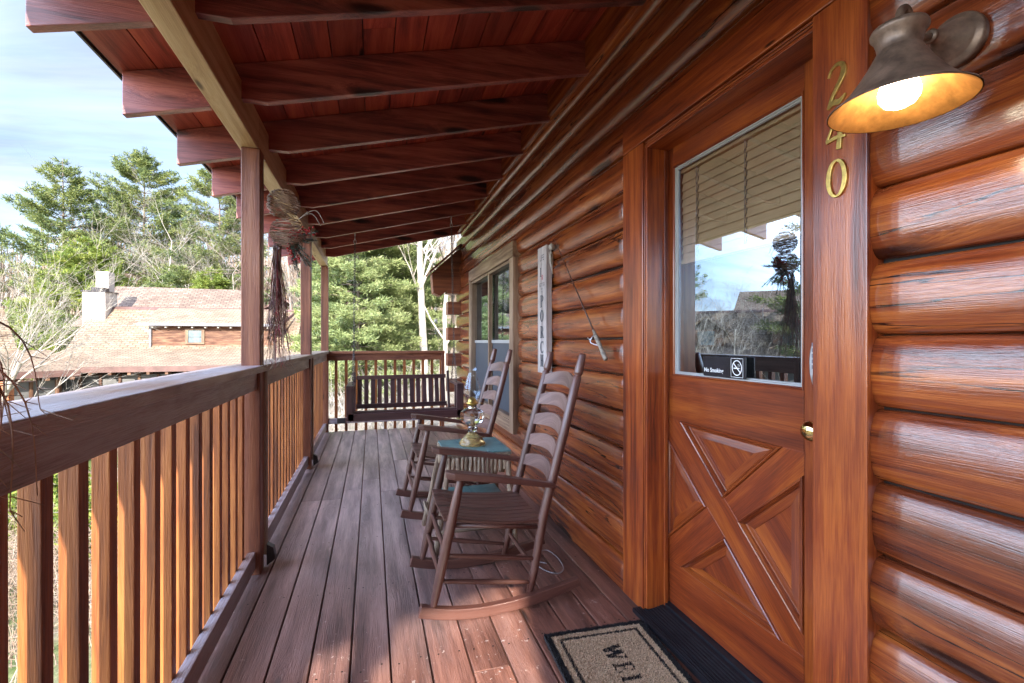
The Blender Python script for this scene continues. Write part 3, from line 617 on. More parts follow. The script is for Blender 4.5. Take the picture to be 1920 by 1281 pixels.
# ------------------------------------------------------------------ rocking chairs
def turned(mb, p0, p1, prof, n=14, rnd=None):
    p0, p1 = Vector(p0), Vector(p1); mb.tube([p0.lerp(p1, t_) for t_, r_ in prof], [r_ for t_, r_ in prof], n, rnd)
LEG = [(0, .012), (.04, .0145), (.12, .018), (.3, .0215), (.55, .0225), (.78, .0205), (.93, .0165), (1, .013)]
RUNG = [(0, .008), (.1, .0095), (.5, .012), (.9, .0095), (1, .008)]
def rocking_chair(label):
    ch = thing('rocking_chair', label, 'rocking chair', (.55, 2.24, 0), 'ladder back rocking chairs')
    for y in (2.01, 2.47):
        b = MB(); turned(b, (.247, y, .052), (.374, y, .625), LEG); b.build('front_leg', M['chair'], ch)
    for y, yt in ((2.03, 2.035), (2.45, 2.445)):
        b = MB()
        P_ = [(.688, y, .045), (.712, y, .15), (.757, y, .40), (.803, y, .57), (.866, y, .80), (.929, yt, 1.03)]
        Rr = [.014, .019, .0215, .022, .022, .0205]
        dv = Vector((.268, 0, 1)).normalized(); base = Vector((.929, yt, 1.03))
        for (t_, r_) in ((.004, .019), (.007, .0155), (.012, .0155), (.016, .0205), (.025, .0215), (.06, .0198), (.108, .0168), (.113, .0155), (.116, .012)):
            P_.append(base+dv*t_); Rr.append(r_)
        b.tube(P_, Rr, 16); b.build('back_post', M['chair'], ch)
    for zb_ in (.965, .857, .749, .641, .533):
        b = MB(); n = 12; vs = []; gs = []
        for i in range(n+1):
            t_ = i/n; y = 2.045+.39*t_; bow = .030*math.sin(math.pi*t_)
            top = zb_+.052+.030*math.sin(math.pi*t_)**.8; bot = zb_+.012*math.sin(math.pi*t_)
            for z in (bot, top):
                xp = .757+(z-.40)*.264+bow
                for dx_ in (-.005, .005): vs.append(Vector((xp+dx_, y, z))); gs.append(Vector((y*.6+(z-zb_)*1.2, z-.3*math.sin(math.pi*t_)*.25, dx_)))
        fs = []
        for i in range(n):
            o_ = 4*i; fs += [(o_, o_+4, o_+6, o_+2), (o_+1, o_+3, o_+7, o_+5), (o_+2, o_+6, o_+7, o_+3), (o_, o_+1, o_+5, o_+4)]
        fs += [(0, 2, 3, 1), (4*n, 4*n+1, 4*n+3, 4*n+2)]
        b.add(vs, fs, gs); b.build('back_slat', M['slat'], ch, bevel=.0025)
    b = MB(); ns = 9
    for i in range(ns):
        y0 = 2.025+i*.0482; n = 10; vs = []; gs = []; y1 = y0+.043
        inset = .006*abs(i-4)/4
        for j in range(n+1):
            t_ = j/n; x = .292+inset+(.752-.292)*t_; z = .447-.062*t_-.020*math.sin(math.pi*t_**.8)+(-.012 if j == 0 else 0)
            for yy in (y0, y1):
                for dz in (-.013, 0): vs.append(Vector((x, yy, z+dz))); gs.append(Vector((x, yy, dz)))
        fs = []
        for j in range(n):
            o_ = 4*j; fs += [(o_+1, o_+3, o_+7, o_+5), (o_, o_+4, o_+6, o_+2), (o_, o_+1, o_+5, o_+4), (o_+2, o_+6, o_+7, o_+3)]
        fs += [(0, 2, 3, 1), (4*n, 4*n+1, 4*n+3, 4*n+2)]
        b.add(vs, fs, gs)
    b.build('seat', M['chair'], ch, bevel=.002)
    b = MB(); b.tube([(.322, 2.01, .412), (.322, 2.47, .412)], .011, 10); b.tube([(.752, 2.03, .362), (.752, 2.45, .362)], .011, 10); b.tube([(.33, 2.02, .405), (.75, 2.035, .345)], .010, 10); b.tube([(.33, 2.46, .405), (.75, 2.445, .345)], .010, 10)
    b.build('seat_frame', M['chair'], ch)
    for y, yb in ((2.01, 2.03), (2.47, 2.45)):
        for (xa, za, xb_, zb_) in ((.296, .284, .728, .205), (.272, .176, .707, .10)):
            b = MB(); turned(b, (xa, y, za), (xb_, yb, zb_), RUNG, 10); b.build('side_rung', M['chair'], ch)
    for (x_, z_) in ((.302, .300), (.279, .200)):
        b = MB(); turned(b, (x_, 2.01, z_), (x_, 2.47, z_), RUNG, 10); b.build('front_rung', M['chair'], ch)
    for (x_, z_) in ((.735, .27), (.715, .16)):
        b = MB(); turned(b, (x_, 2.03, z_), (x_, 2.45, z_), RUNG, 10); b.build('back_rung', M['chair'], ch)
    for s_, y in ((-1, 2.006), (1, 2.474)):
        b = MB(); n = 22; vs = []; gs = []
        for j in range(n+1):
            t_ = j/n; x = .185+.745*t_; z = (x-.47)**2/(2*(.95 if x < .47 else 1.5))
            sl = (x-.47)/(.95 if x < .47 else 1.5); hh = .046*(1-.25*max(0, t_-.8)/.2)
            for (dy_, dz) in ((-.017, 0), (.017, 0), (.017, hh), (-.017, hh)): vs.append(Vector((x-sl*dz, y+dy_, z+dz))); gs.append(Vector((x, dz, dy_)))
        fs = [(4*j+k, 4*j+(k+1) % 4, 4*j+4+(k+1) % 4, 4*j+4+k) for j in range(n) for k in range(4)]+[(3, 2, 1, 0), (4*n, 4*n+1, 4*n+2, 4*n+3)]
        b.add(vs, fs, gs); b.build('rocker', M['chair'], ch, bevel=.0035)
    for s_, y in ((-1, 2.0), (1, 2.48)):
        b = MB(); n = 14; vs = []; gs = []
        for j in range(n+1):
            t_ = j/n; x = .300+.500*t_; z = .628-.088*t_+.006*math.sin(math.pi*t_)
            wo = .033-.014*max(0, t_-.35)/.65; wi = .033-.018*t_
            if j == 0: wo *= .55; wi *= .6
            if j == n: wo *= .8
            th_ = .034-.010*t_
            for (dy_, dz) in ((-wo, 0), (wi, 0), (wi, th_), (-wo, th_)):
                vs.append(Vector((x+(0 if dz else .004), y+(dy_ if s_ < 0 else -dy_), z+dz-th_*.4))); gs.append(Vector((x, dy_, dz)))
        fs = [(4*j+k, 4*j+(k+1) % 4, 4*j+4+(k+1) % 4, 4*j+4+k) for j in range(n) for k in range(4)]+[(3, 2, 1, 0), (4*n, 4*n+1, 4*n+2, 4*n+3)]
        if s_ > 0: fs = [f[::-1] for f in fs]
        b.add(vs, fs, gs); b.build('armrest', M['chair'], ch, bevel=.006, seg=3)
    return ch
ch1 = rocking_chair('dark brown ladder back rocking chair nearest the camera, beside the door')
ch2 = copy_tree(ch1); ch2.location = (.540, 3.42, 0); ch2.rotation_euler = (0, 0, R(.8)); ch2['label'] = 'dark brown ladder back rocking chair beyond the side table, in front of the window'

# ------------------------------------------------------------------ twig side table and oil lamp
rs = random.Random(3)
tb = thing('side_table', 'rustic twig side table with teal slate top between the rocking chairs', 'table', (.61, 2.89, 0))
def stick(mb, p0, p1, r, seed=None, n=7):
    p0, p1 = Vector(p0), Vector(p1); pts = []; k = 5; d_ = (p1-p0).orthogonal().normalized()
    for i in range(k+1): pts.append(p0.lerp(p1, i/k)+d_*rs.uniform(-.003, .003)+Vector((rs.uniform(-.002, .002), rs.uniform(-.002, .002), 0)))
    mb.tube(pts, [r*rs.uniform(.88, 1.1) for _ in range(k+1)], n)
TX0, TX1, TY0, TY1, TZ = .415, .80, 2.70, 3.09, .552
b = MB(); xs = [TX0, .53, .675, TX1]
for i in range(3): b.box((xs[i]+.001, TY0, TZ-.011), (xs[i+1]-.001, TY1, TZ+rs.uniform(-.0008, .0008)), axis=1)
b.build('table_top', M['slate'], tb, bevel=.0015)
b = MB(); b.box((TX0-.004, TY0-.004, TZ-.026), (TX1+.004, TY1+.004, TZ-.0115)); b.build('top_board', M['bark'], tb)
b = MB(); b.box((.43, 2.71, .236), (.612, 3.06, .246), axis=1); b.box((.614, 2.71, .236), (.79, 3.06, .246), axis=1); b.build('shelf', M['slate'], tb, bevel=.0015)
for (xa, ya, xb_, yb) in ((TX0+.02, TY0+.02, .345, 2.655), (TX1-.02, TY0+.02, .80, 2.60), (TX0+.02, TY1-.02, .325, 3.10), (TX1-.02, TY1-.02, .83, 3.12)):
    b = MB(); stick(b, (xb_, yb, 0), (xa, ya, TZ-.03), .017); b.build('leg', M['bark'], tb)
for side in range(4):
    b = MB(); b2 = MB()
    for i in range(15):
        t_ = (i+.5)/15
        ln = .105+.035*math.cos(2*math.pi*t_*1.0)*(-1)+rs.uniform(-.015, .02)
        if side in (0, 2): p = (TX0+(TX1-TX0)*t_, TY0+.006 if side == 0 else TY1-.006, 0)
        else: p = (TX0+.006 if side == 1 else TX1-.006, TY0+(TY1-TY0)*t_, 0)
        stick(b, (p[0], p[1], TZ-.027), (p[0]+rs.uniform(-.004, .004), p[1], TZ-.027-ln), .0125*rs.uniform(.75, 1.1))
        stick(b2, (p[0], p[1], .235), (p[0]+rs.uniform(-.004, .004), p[1], .235-ln*.6), .011*rs.uniform(.8, 1.1))
    b.build('twig_apron', M['bark'], tb); b2.build('shelf_apron', M['bark'], tb)
for (p0, p1) in (((.345, 2.66, .12), (.80, 2.61, .13)), ((.33, 3.10, .12), (.82, 3.12, .12)), ((.33, 2.66, .15), (.33, 3.1, .15)), ((.80, 2.61, .10), (.82, 3.11, .10))):
    b = MB(); stick(b, p0, p1, .010); b.build('stretcher', M['bark'], tb)
cg = bpy.data.materials.new('lamp glass'); cg.use_nodes = True
bb = cg.node_tree.nodes['Principled BSDF']; inp(bb, 'Transmission Weight', 1); inp(bb, 'Roughness', .02); inp(bb, 'IOR', 1.45); inp(bb, 'Base Color', (.96, .98, .97, 1))
cg2 = bpy.data.materials.new('amber pressed glass'); cg2.use_nodes = True
bb = cg2.node_tree.nodes['Principled BSDF']; inp(bb, 'Transmission Weight', .75); inp(bb, 'Roughness', .08); inp(bb, 'IOR', 1.4); inp(bb, 'Base Color', (.85, .62, .26, 1))
M['thin'] = paneglass('chimney glass', (.95, .97, .98), .05, .9)
lamp = thing('oil_lamp', 'clear glass oil lamp with tall chimney on the teal table top', 'oil lamp', (.605, 2.90, TZ+.001))
LM = Matrix.Translation((.605, 2.90, TZ+.001))
b = MB(); b.lathe([(.001, .0), (.080, .0), (.084, .006), (.082, .014), (.074, .020), (.075, .026), (.066, .033), (.066, .038), (.054, .046), (.052, .051), (.038, .060), (.029, .070), (.026, .078), (.001, .079)], LM, 28); b.build('base', cg2, lamp)
b = MB(); b.lathe([(.001, .080), (.027, .080), (.032, .088), (.024, .096), (.030, .106), (.024, .114), (.036, .126), (.062, .142), (.075, .158), (.077, .185), (.073, .205), (.050, .222), (.032, .230), (.030, .245), (.001, .246)], LM, 10, smooth=False); b.build('oil_font', cg, lamp)
b = MB(); b.lathe([(.001, .247), (.026, .247), (.026, .255), (.037, .257), (.038, .263), (.030, .266), (.028, .276), (.022, .288), (.010, .298), (.001, .299)], LM, 24); b.tube([(.605+.03, 2.90-.012, TZ+.262), (.605+.06, 2.90-.03, TZ+.262)], .002, 6); b.build('burner', M['brass'], lamp)
b = MB(); b.lathe([(.029, .262), (.029, .278), (.038, .295), (.052, .318), (.056, .336), (.052, .360), (.040, .395), (.030, .430), (.0265, .455), (.027, .468), (.031, .480)], LM, 28); b.build('chimney', M['thin'], lamp)
# ------------------------------------------------------------------ grey cord on the boards
b = MB(); pts = [(.70, 2.86, .13), (.735, 2.80, .16), (.76, 2.70, .12), (.80, 2.52, .05), (.84, 2.38, .008), (.88, 2.28, .005), (.93, 2.25, .005), (.972, 2.30, .005), (.985, 2.42, .005), (.96, 2.52, .005), (.90, 2.50, .005), (.86, 2.42, .006), (.90, 2.36, .009)]
def smooth_pts(P_, k=5):
    P_ = [Vector(p) for p in P_]; out = []
    for i in range(len(P_)-1):
        p0, p1, p2, p3 = P_[max(i-1, 0)], P_[i], P_[i+1], P_[min(i+2, len(P_)-1)]
        for j in range(k):
            t_ = j/k; out.append(.5*((2*p1)+(p2-p0)*t_+(2*p0-5*p1+4*p2-p3)*t_*t_+(3*p1-p0-3*p2+p3)*t_**3))
    return out+[P_[-1]]
b.tube(smooth_pts(pts), .0028, 6); tag(b.build('electric_cord', M['cord']), 'thin pale electric cord looping on the boards behind the nearest chair', 'cord')

# ------------------------------------------------------------------ porch swing
sw = thing('porch_swing', 'dark slatted porch swing bench hanging on chains before the end railing', 'swing', (.34, 5.3, .4))
SX0, SX1 = -.215, .935
b = MB(); b.box((SX0-.02, 5.10, .375), (SX1+.02, 5.135, .452)); b.build('front_rail', M['swing'], sw, bevel=.003)
b = MB()
for i in range(6):
    y = 5.137+i*.066; b.box((SX0+.03, y, .445-.008*i), (SX1-.03, y+.058, .465-.008*i), axis=0)
b.build('seat', M['swing'], sw, bevel=.002)
b = MB()
for x_ in (SX0, .34, SX1-.035): b.box((x_+.003, 5.137, .38), (x_+.033, 5.55, .43), axis=1)
b.build('seat_frame', M['swing'], sw, bevel=.002)
def rail_at(z): return 5.50+(z-.45)*.27
b = MB(); b.beam((SX0+.05, rail_at(.79), .79), (SX1-.09, rail_at(.79), .79), .025, .045); b.build('top_back_rail', M['swing'], sw, bevel=.002)
b = MB(); b.beam((SX0+.05, rail_at(.475), .475), (SX1-.09, rail_at(.475), .475), .025, .05); b.build('lower_back_rail', M['swing'], sw, bevel=.002)
for i in range(14):
    x_ = SX0+.085+i*.0722; b = MB(); b.beam((x_, rail_at(.48)+.018, .48), (x_, rail_at(.785)+.018, .785), .048, .012, up=(0, 1, 0)); b.build('back_slat', M['swing'], sw, bevel=.0015)
for s_, x_ in ((0, SX0+.03), (1, SX1-.065)):
    b = MB(); b.beam((x_, rail_at(.42), .40), (x_, rail_at(.85), .85), .026, .045, up=(0, 1, 0)); b.build('back_post', M['swing'], sw, bevel=.002)
for x_ in (SX0-.030, SX1-.035):
    b = MB(); b.beam((x_+.03, 5.085, .728), (x_+.03, 5.60, .728), .075, .028); b.build('armrest', M['swing'], sw, bevel=.004)
    b = MB(); b.box((x_-.005, 5.10, .38), (x_+.068, 5.132, .713), axis=2); b.build('arm_post', M['swing'], sw, bevel=.003)
    b = MB()
    for k in range(3): b.box((x_+.022, 5.20+k*.1, .43), (x_+.036, 5.235+k*.1, .712), axis=2)
    b.build('side_slat', M['swing'], sw, bevel=.0015)
def chain(p0, p1, parent, pitch=.026):
    p0, p1 = Vector(p0), Vector(p1); L_ = (p1-p0).length; n = int(L_/pitch); d_ = (p1-p0).normalized(); a_ = d_.orthogonal().normalized(); c_ = d_.cross(a_); b = MB()
    for i in range(n):
        c0 = p0+d_*(pitch*(i+.5)); s_ = a_ if i % 2 else c_; pts = []
        for k in range(10):
            an = 2*math.pi*k/9; pts.append(c0+d_*(.017*math.cos(an))+s_*(.0095*math.sin(an)))
        b.tube(pts, .0026, 5, caps=False)
    return b.build('chain', M['chain'], parent)
for x_ in (-.185, .90):
    hx = x_+.012 if x_ < 0 else x_-.03
    zt_ = zr(hx)
    chain((hx, 5.33, zt_-.10), (x_, 5.33, 1.12), sw)
    chain((x_, 5.33, 1.12), (x_-.005, 5.12, .74), sw); chain((x_, 5.33, 1.12), (x_+.01, 5.56, .74), sw)
    b = MB(); b.tube([(hx, 5.335, zt_+.02), (hx, 5.335, zt_-.035)], .005, 6)
    for dz in (-.055, -.085):
        b.tube([(hx+.0*k, 5.335+.016*math.sin(2*math.pi*k/10) if dz > -.08 else 5.335, zt_+dz+.022*math.cos(2*math.pi*k/10)) if dz > -.08 else (hx+.013*math.sin(2*math.pi*k/10), 5.335, zt_+dz-.01+.022*math.cos(2*math.pi*k/10)) for k in range(11)], .004, 6, caps=False)
    b.build('eye_hook', M['nickel'], sw)

# ------------------------------------------------------------------ wall lamp
wl_ = thing('wall_lamp', 'bronze bell shaped wall lamp, lit, on the logs beside the house numbers', 'wall lamp', (1.12, .65, 1.8))
cx_, cy_ = .962, .645
b = MB(); Mw = Matrix.Translation((1.150, .664, 1.816)) @ Matrix.Rotation(R(-90), 4, 'Y')
b.lathe([(.001, -.01), (.052, -.01), (.053, .004), (.050, .009), (.042, .011), (.040, .015), (.035, .021), (.025, .033), (.017, .048), (.011, .064), (.009, .072), (.001, .073)], Mw, 40); b.build('wall_plate', M['bronze'], wl_)
b = MB(); b.tube(smooth_pts([(1.082, .664, 1.816), (1.06, .662, 1.806), (1.035, .659, 1.798), (1.012, .655, 1.803), (1.0, .651, 1.826), (.983, .648, 1.840), (.967, .646, 1.828), (cx_, cy_, 1.797)]), .0075, 10)
b.lathe([(.0001, -.004), (.013, -.004), (.014, .003), (.010, .006), (.0001, .006)], Matrix.Translation((1.078, .664, 1.814)) @ Matrix.Rotation(R(-90), 4, 'Y'), 16); b.build('arm', M['bronze'], wl_)
CM = Matrix.Translation((cx_, cy_, 0))
b = MB(); b.lathe([(.008, 1.806), (.030, 1.804), (.043, 1.797), (.0455, 1.792), (.045, 1.787), (.040, 1.781), (.036, 1.768), (.034, 1.756), (.036, 1.752)], CM, 40); b.build('cap', M['bronze'], wl_)
outer = [(.035, 1.754), (.040, 1.744), (.052, 1.722), (.066, 1.700), (.082, 1.678), (.099, 1.660), (.110, 1.651), (.1145, 1.6495), (.1145, 1.6465)]
inner = [(.1125, 1.6465), (.108, 1.6495), (.097, 1.658), (.080, 1.676), (.064, 1.698), (.050, 1.720), (.038, 1.742), (.001, 1.752)]
b = MB(); b.lathe(outer, CM, 56); b.lathe(inner, CM, 56, mi=1); b.build('shade', [M['bronze'], M['bronzein']], wl_)
b = MB(); b.lathe([(.001, 1.645), (.014, 1.647), (.025, 1.653), (.032, 1.664), (.033, 1.676), (.029, 1.692), (.020, 1.710), (.015, 1.730), (.014, 1.745)], CM, 28); b.build('bulb', M['bulb'], wl_)

# ------------------------------------------------------------------ house numbers
def ribbon(mb, pts, wid, x0, x1, yc, zc, k=6):
    """flat digit stroke on the wall: pts in (right, up), right is towards the camera"""
    P_ = smooth_pts([(p[0], p[1], w_) for p, w_ in zip(pts, wid)], k); n = len(P_); vs = []
    for i, p in enumerate(P_):
        d_ = (P_[min(i+1, n-1)]-P_[max(i-1, 0)]); t_ = Vector((d_.x, d_.y)).normalized(); nn = Vector((-t_.y, t_.x))*abs(p.z)/2
        for s_ in (1, -1):
            for X_ in (x0, x1): vs.append(Vector((X_, yc-(p.x+nn.x*s_), zc+p.y+nn.y*s_)))
    fs = []
    for i in range(n-1):
        o_ = 4*i; fs += [(o_, o_+4, o_+6, o_+2), (o_+1, o_+3, o_+7, o_+5), (o_, o_+1, o_+5, o_+4), (o_+2, o_+6, o_+7, o_+3)]
    fs += [(0, 2, 3, 1), (4*n-4, 4*n-3, 4*n-1, 4*n-2)]
    mb.add(vs, fs)
def digit(label, strokes, yc, zc):
    b = MB()
    for i, (pts, wd_) in enumerate(strokes): ribbon(b, pts, wd_, 1.1375-.0003*i, 1.1428, yc, zc)
    o = b.build('house_number', M['brass'], None, bevel=.0008); return tag(o, label, 'house number', 'brass house numbers')
digit('brass digit 2, topmost house number on the door trim', [([(-.022, .030), (-.014, .047), (.004, .054), (.018, .044), (.018, .024), (.006, .002), (-.010, -.022), (-.022, -.048)], [.004, .006, .009, .012, .014, .012, .009, .007]), ([(-.024, -.050), (-.008, -.040), (.008, -.043), (.024, -.030)], [.006, .013, .013, .003])], .913, 1.854)
digit('brass digit 4, house number half hidden by the lamp shade', [([(.010, .050), (.010, 0), (.006, -.050)], [.010, .011, .013]), ([(.008, .050), (-.012, .010), (-.026, -.020)], [.005, .006, .007]), ([(-.028, -.022), (0, -.018), (.024, -.022)], [.008, .010, .006])], .913, 1.740)
digit('brass digit 0, lowest house number under the lamp', [([(.0+.022*math.sin(a_), .046*math.cos(a_)) for a_ in [2*math.pi*k/12 for k in range(13)]], [.006, .009, .011, .012, .011, .009, .006, .009, .011, .012, .011, .009, .006])], .913, 1.618)

# ------------------------------------------------------------------ lettering helpers (serif capitals drawn in a unit box)
def glyph(chr_, thick=.24, thin=.09):
    """list of polygons in 0..1 x 0..1"""
    q_ = []
    def rect(x0, y0, x1, y1): q_.append([(x0, y0), (x1, y0), (x1, y1), (x0, y1)])
    def ring(cx0, cy0, rx, ry, tx, ty, a0=0, a1=360, n=28):
        for i in range(n):
            u, v = R(a0+(a1-a0)*i/n), R(a0+(a1-a0)*(i+1)/n)
            q_.append([(cx0+rx*math.cos(u), cy0+ry*math.sin(u)), (cx0+rx*math.cos(v), cy0+ry*math.sin(v)), (cx0+(rx-tx)*math.cos(v), cy0+(ry-ty)*math.sin(v)), (cx0+(rx-tx)*math.cos(u), cy0+(ry-ty)*math.sin(u))])
    def slant(x0, y0, x1, y1, w_): q_.append([(x0, y0), (x0+w_, y0), (x1+w_, y1), (x1, y1)])
    st = .12
    if chr_ == 'P': rect(st, 0, st+thick, 1); rect(0, 0, st+thick+.1, .05); rect(0, .95, .5, 1); ring(.5, .73, .45, .27, thick*.95, thin*.7, -90, 90); rect(.34, .46, .5, .46+thin*.7)
    if chr_ == 'R': rect(st, 0, st+thick, 1); rect(0, 0, st+thick+.08, .05); rect(0, .95, .5, 1); ring(.5, .74, .42, .26, thick*.9, thin*.7, -90, 90); rect(.34, .48, .5, .48+thin*.7); slant(.72, 0, .42, .5, thick*.95); rect(.68, 0, 1.05, .05)
    if chr_ == 'O': ring(.5, .5, .5, .5, thick, thin*.7)
    if chr_ == 'C': ring(.55, .5, .52, .5, thick, thin*.7, 48, 312); rect(.84, .72, .92, 1); rect(.84, 0, .92, .24)
    if chr_ == 'H': rect(st, 0, st+thick, 1); rect(.88-thick, 0, .88, 1); rect(.3, .46, .7, .46+thin*.8); rect(0, 0, .46, .05); rect(.54, 0, 1, .05); rect(0, .95, .46, 1); rect(.54, .95, 1, 1)
    if chr_ == 'W': slant(.05+.17, 0, .0, 1, thick*.8); slant(.26, 0, .47, 1, thin); slant(.26+.38, 0, .42, 1, thick*.8); slant(.70, 0, .92, 1, thin); rect(-.06, .94, .28, 1); rect(.36, .94, .64, 1); rect(.80, .94, 1.08, 1)
    if chr_ == 'E': rect(st, 0, st+thick, 1); rect(0, 0, .92, .07); rect(0, .93, .88, 1); rect(.3, .46, .7, .54); rect(.84, .0, .92, .25); rect(.80, .76, .88, 1); rect(.66, .38, .72, .62)
    if chr_ == 'L': rect(st, 0, st+thick, 1); rect(0, 0, .9, .07); rect(0, .94, .5, 1); rect(.82, 0, .9, .28)
    if chr_ == 'M': rect(.06, 0, .06+thin, 1); slant(.46, 0, .06, 1, thick*.85); slant(.5, 0, .80, 1, thin); rect(.78, 0, .78+thick, 1); rect(-.04, 0, .26, .05); rect(.7, 0, 1.08, .05)
    return q_
def put_polys(mb, polys, fn, mi=0):
    for i, p in enumerate(polys): 
        mb.add([fn(x_, y_, i) for x_, y_ in p], [tuple(range(len(p)))], mi=mi)

# ------------------------------------------------------------------ vertical porch sign
ps = thing('porch_sign', 'tall narrow white board sign with vertical letters PORCH on the log wall', 'sign', (1.10, 2.945, 1.4))
b = MB(); b.box((1.088, 2.862, .985), (1.128, 3.030, 1.842), axis=2); b.build('board', M['signw'], ps, bevel=.002)
b = MB()
for c_, zc in zip('PORCH', (1.472, 1.372, 1.262, 1.160, 1.068)):
    put_polys(b, glyph(c_, .33, .13), lambda u, v, i, zc=zc: Vector((1.0874-.00002*i, 2.946-(u-.5)*.070, zc+(v-.5)*.082)))
b.build('porch_letters', M['ink'], ps)
def flat_text(mb, body, size, yc, zc, X_=1.0872, sx=1., off=0.):
    vs, fs = text_mesh(body, size, 0, off); mb.add([Vector((X_, yc-v.x*sx, zc+v.y)) for v in vs], [f[::-1] for f in fs])
b = MB(); flat_text(b, 'LIFE', .058, 2.946, 1.765, sx=.85); flat_text(b, 'IS', .022, 2.946, 1.722); flat_text(b, 'BETTER', .036, 2.946, 1.583, sx=.85); flat_text(b, 'ON', .018, 2.946, 1.556); flat_text(b, 'THE', .016, 2.946, 1.535)
put_polys(b, glyph('L', .34, .12), lambda u, v, i: Vector((1.0874-.00002*i, 2.962-(u-.5)*.045, 1.672+(v-.5)*.062)))
b.build('small_letters', M['ink'], ps)
b = MB(); put_polys(b, glyph('R', .3, .12), lambda u, v, i: Vector((1.0872-.00002*i, 2.938-(u-.5)*.034, 1.634+(v-.5)*.034))); b.build('red_letter', M['inkred'], ps)

ps.location += Vector((.022, .056, .002))
# ------------------------------------------------------------------ fishing rod and painted float hung on the wall
rod = thing('fishing_rod', 'old fishing rod with wrapped grey handle slanting on the log wall', 'fishing rod', (1.10, 2.4, 1.4))
A0, A1 = Vector((1.092, 2.052, 1.106)), Vector((1.088, 2.728, 1.845)); dr = (A1-A0).normalized()
b = MB(); hl = .205
b.tube([A0+dr*t_ for t_ in (0, .004, .05, .055, .09, .12, .16, .165, hl)], [.009, .0125, .0125, .0105, .0105, .012, .0125, .0105, .006], 12); b.build('handle', M['cork'], rod)
b = MB(); b.tube([A0+dr*t_ for t_ in (hl, .4, .7, 1.0)], [.0045, .0038, .0028, .0018], 8); b.build('rod_blank', M['roddark'], rod)
b = MB(); c0 = A0+dr*.13
b.tube(smooth_pts([c0+dr*.03, c0+Vector((-.02, .020, .02)), c0+Vector((-.03, .022, -.01)), c0-dr*.035+Vector((-.004, .004, 0))]), .003, 6); b.tube([c0+Vector((-.03, .02, 0)), c0+Vector((-.035, .045, .014))], .003, 6); b.build('reel_seat', M['nickel'], rod)
b = MB()
for t_ in (.36, .56, .78, .97):
    c0 = A0+dr*t_; b.tube([c0+dr*(.008*math.cos(2*math.pi*k/10))+Vector((-.007+.007*math.sin(2*math.pi*k/10), 0, 0)) for k in range(11)], .001, 5, caps=False)
b.build('line_guides', M['chain'], rod)
b = MB(); 
for (t0, c_) in ((.93, .05), (.62, .045), (.35, .04)):
    c0 = A0+dr*t0; b.tube(smooth_pts([c0, c0-dr*.07+Vector((0, -.004, -.004)), c0-dr*.10+Vector((.01, -.03, -.006)), c0-dr*.10+Vector((.014, -.075, .004))]), .0013, 5)
b.build('loose_line', M['roddark'], rod)
fl = thing('fishing_float', 'pale wooden fishing floats hanging beside the top of the porch sign', 'float', (1.10, 2.78, 1.75))
b = MB(); b.lathe([(.001, -.022), (.014, -.018), (.020, -.006), (.019, .008), (.012, .018), (.004, .022), (.001, .022)], Matrix.Translation((1.095, 2.785, 1.803)), 14); b.build('float_ball', M['float'], fl)
b = MB(); b.tube(smooth_pts([(1.095, 2.787, 1.778), (1.09, 2.782, 1.75), (1.088, 2.774, 1.70), (1.09, 2.762, 1.645), (1.092, 2.757, 1.62)]), [.002, .004, .008, .012, .015, .016, .0165, .016, .015, .014, .013, .011, .009, .007, .005, .004, .003, .003, .003, .003, .003], 8, flat=.5); b.build('long_float', M['float'], fl)
b = MB(); b.tube([(1.092, 2.757, 1.622), (1.092, 2.753, 1.598)], .004, 6); b.tube(smooth_pts([(1.10, 2.79, 1.83), (1.09, 2.775, 1.76), (1.085, 2.765, 1.69)]), .0012, 5); b.build('string', M['black'], fl)

rod.location += Vector((.022, .046, .003)); fl.location += Vector((.022, .054, .010))
# ------------------------------------------------------------------ no smoking sign on the door glass
ns_ = thing('no_smoking_sign', 'small black No Smoking sign on the bottom of the door glass', 'sign', (1.26, 1.45, 1.1))
X_ = DX-.006; y0, y1, z0, z1 = 1.342, 1.562, 1.0665, 1.1430
b = MB(); pts = []
for (cy0, cz0, a0) in ((y1-.006, z1-.006, 0), (y0+.006, z1-.006, 90), (y0+.006, z0+.006, 180), (y1-.006, z0+.006, 270)):
    for k in range(5): a_ = R(a0+k*22.5); pts.append((cy0+.006*math.cos(a_), cz0+.006*math.sin(a_)))
b.prism(pts, X_, X_+.005, 'yz'); b.build('plate', M['black'], ns_, bevel=.0008)
b = MB(); flat_text(b, 'No Smoking', .0225, 1.5030, 1.0895, X_-.0004, .93, .0004)
yc, zc = 1.383, 1.105; xs_ = X_-.0004
def poly3(pts_, dx_=0): b.add([Vector((xs_-dx_, yc-u, zc+v)) for u, v in pts_], [tuple(range(len(pts_)))])
for i in range(36):
    a_, c_ = 2*math.pi*i/36, 2*math.pi*(i+1)/36
    poly3([(.024*math.cos(a_), .028*math.sin(a_)), (.024*math.cos(c_), .028*math.sin(c_)), (.0205*math.cos(c_), .0245*math.sin(c_)), (.0205*math.cos(a_), .0245*math.sin(a_))])
poly3([(-.0185, .0155), (-.0155, .0185), (.0185, -.0155), (.0155, -.0185)], .0001); poly3([(-.016, -.0035), (.010, -.0035), (.010, .0005), (-.016, .0005)]); poly3([(.012, -.0035), (.0145, -.0035), (.0145, .0005), (.012, .0005)])
b.tube([(xs_, yc-.004, zc+.004), (xs_, yc-.008, zc+.008), (xs_, yc-.004, zc+.012), (xs_, yc-.010, zc+.014)], .0007, 4); b.tube([(xs_, yc-.010, zc+.004), (xs_, yc-.014, zc+.007), (xs_, yc-.010, zc+.010), (xs_, yc-.015, zc+.011)], .0007, 4)
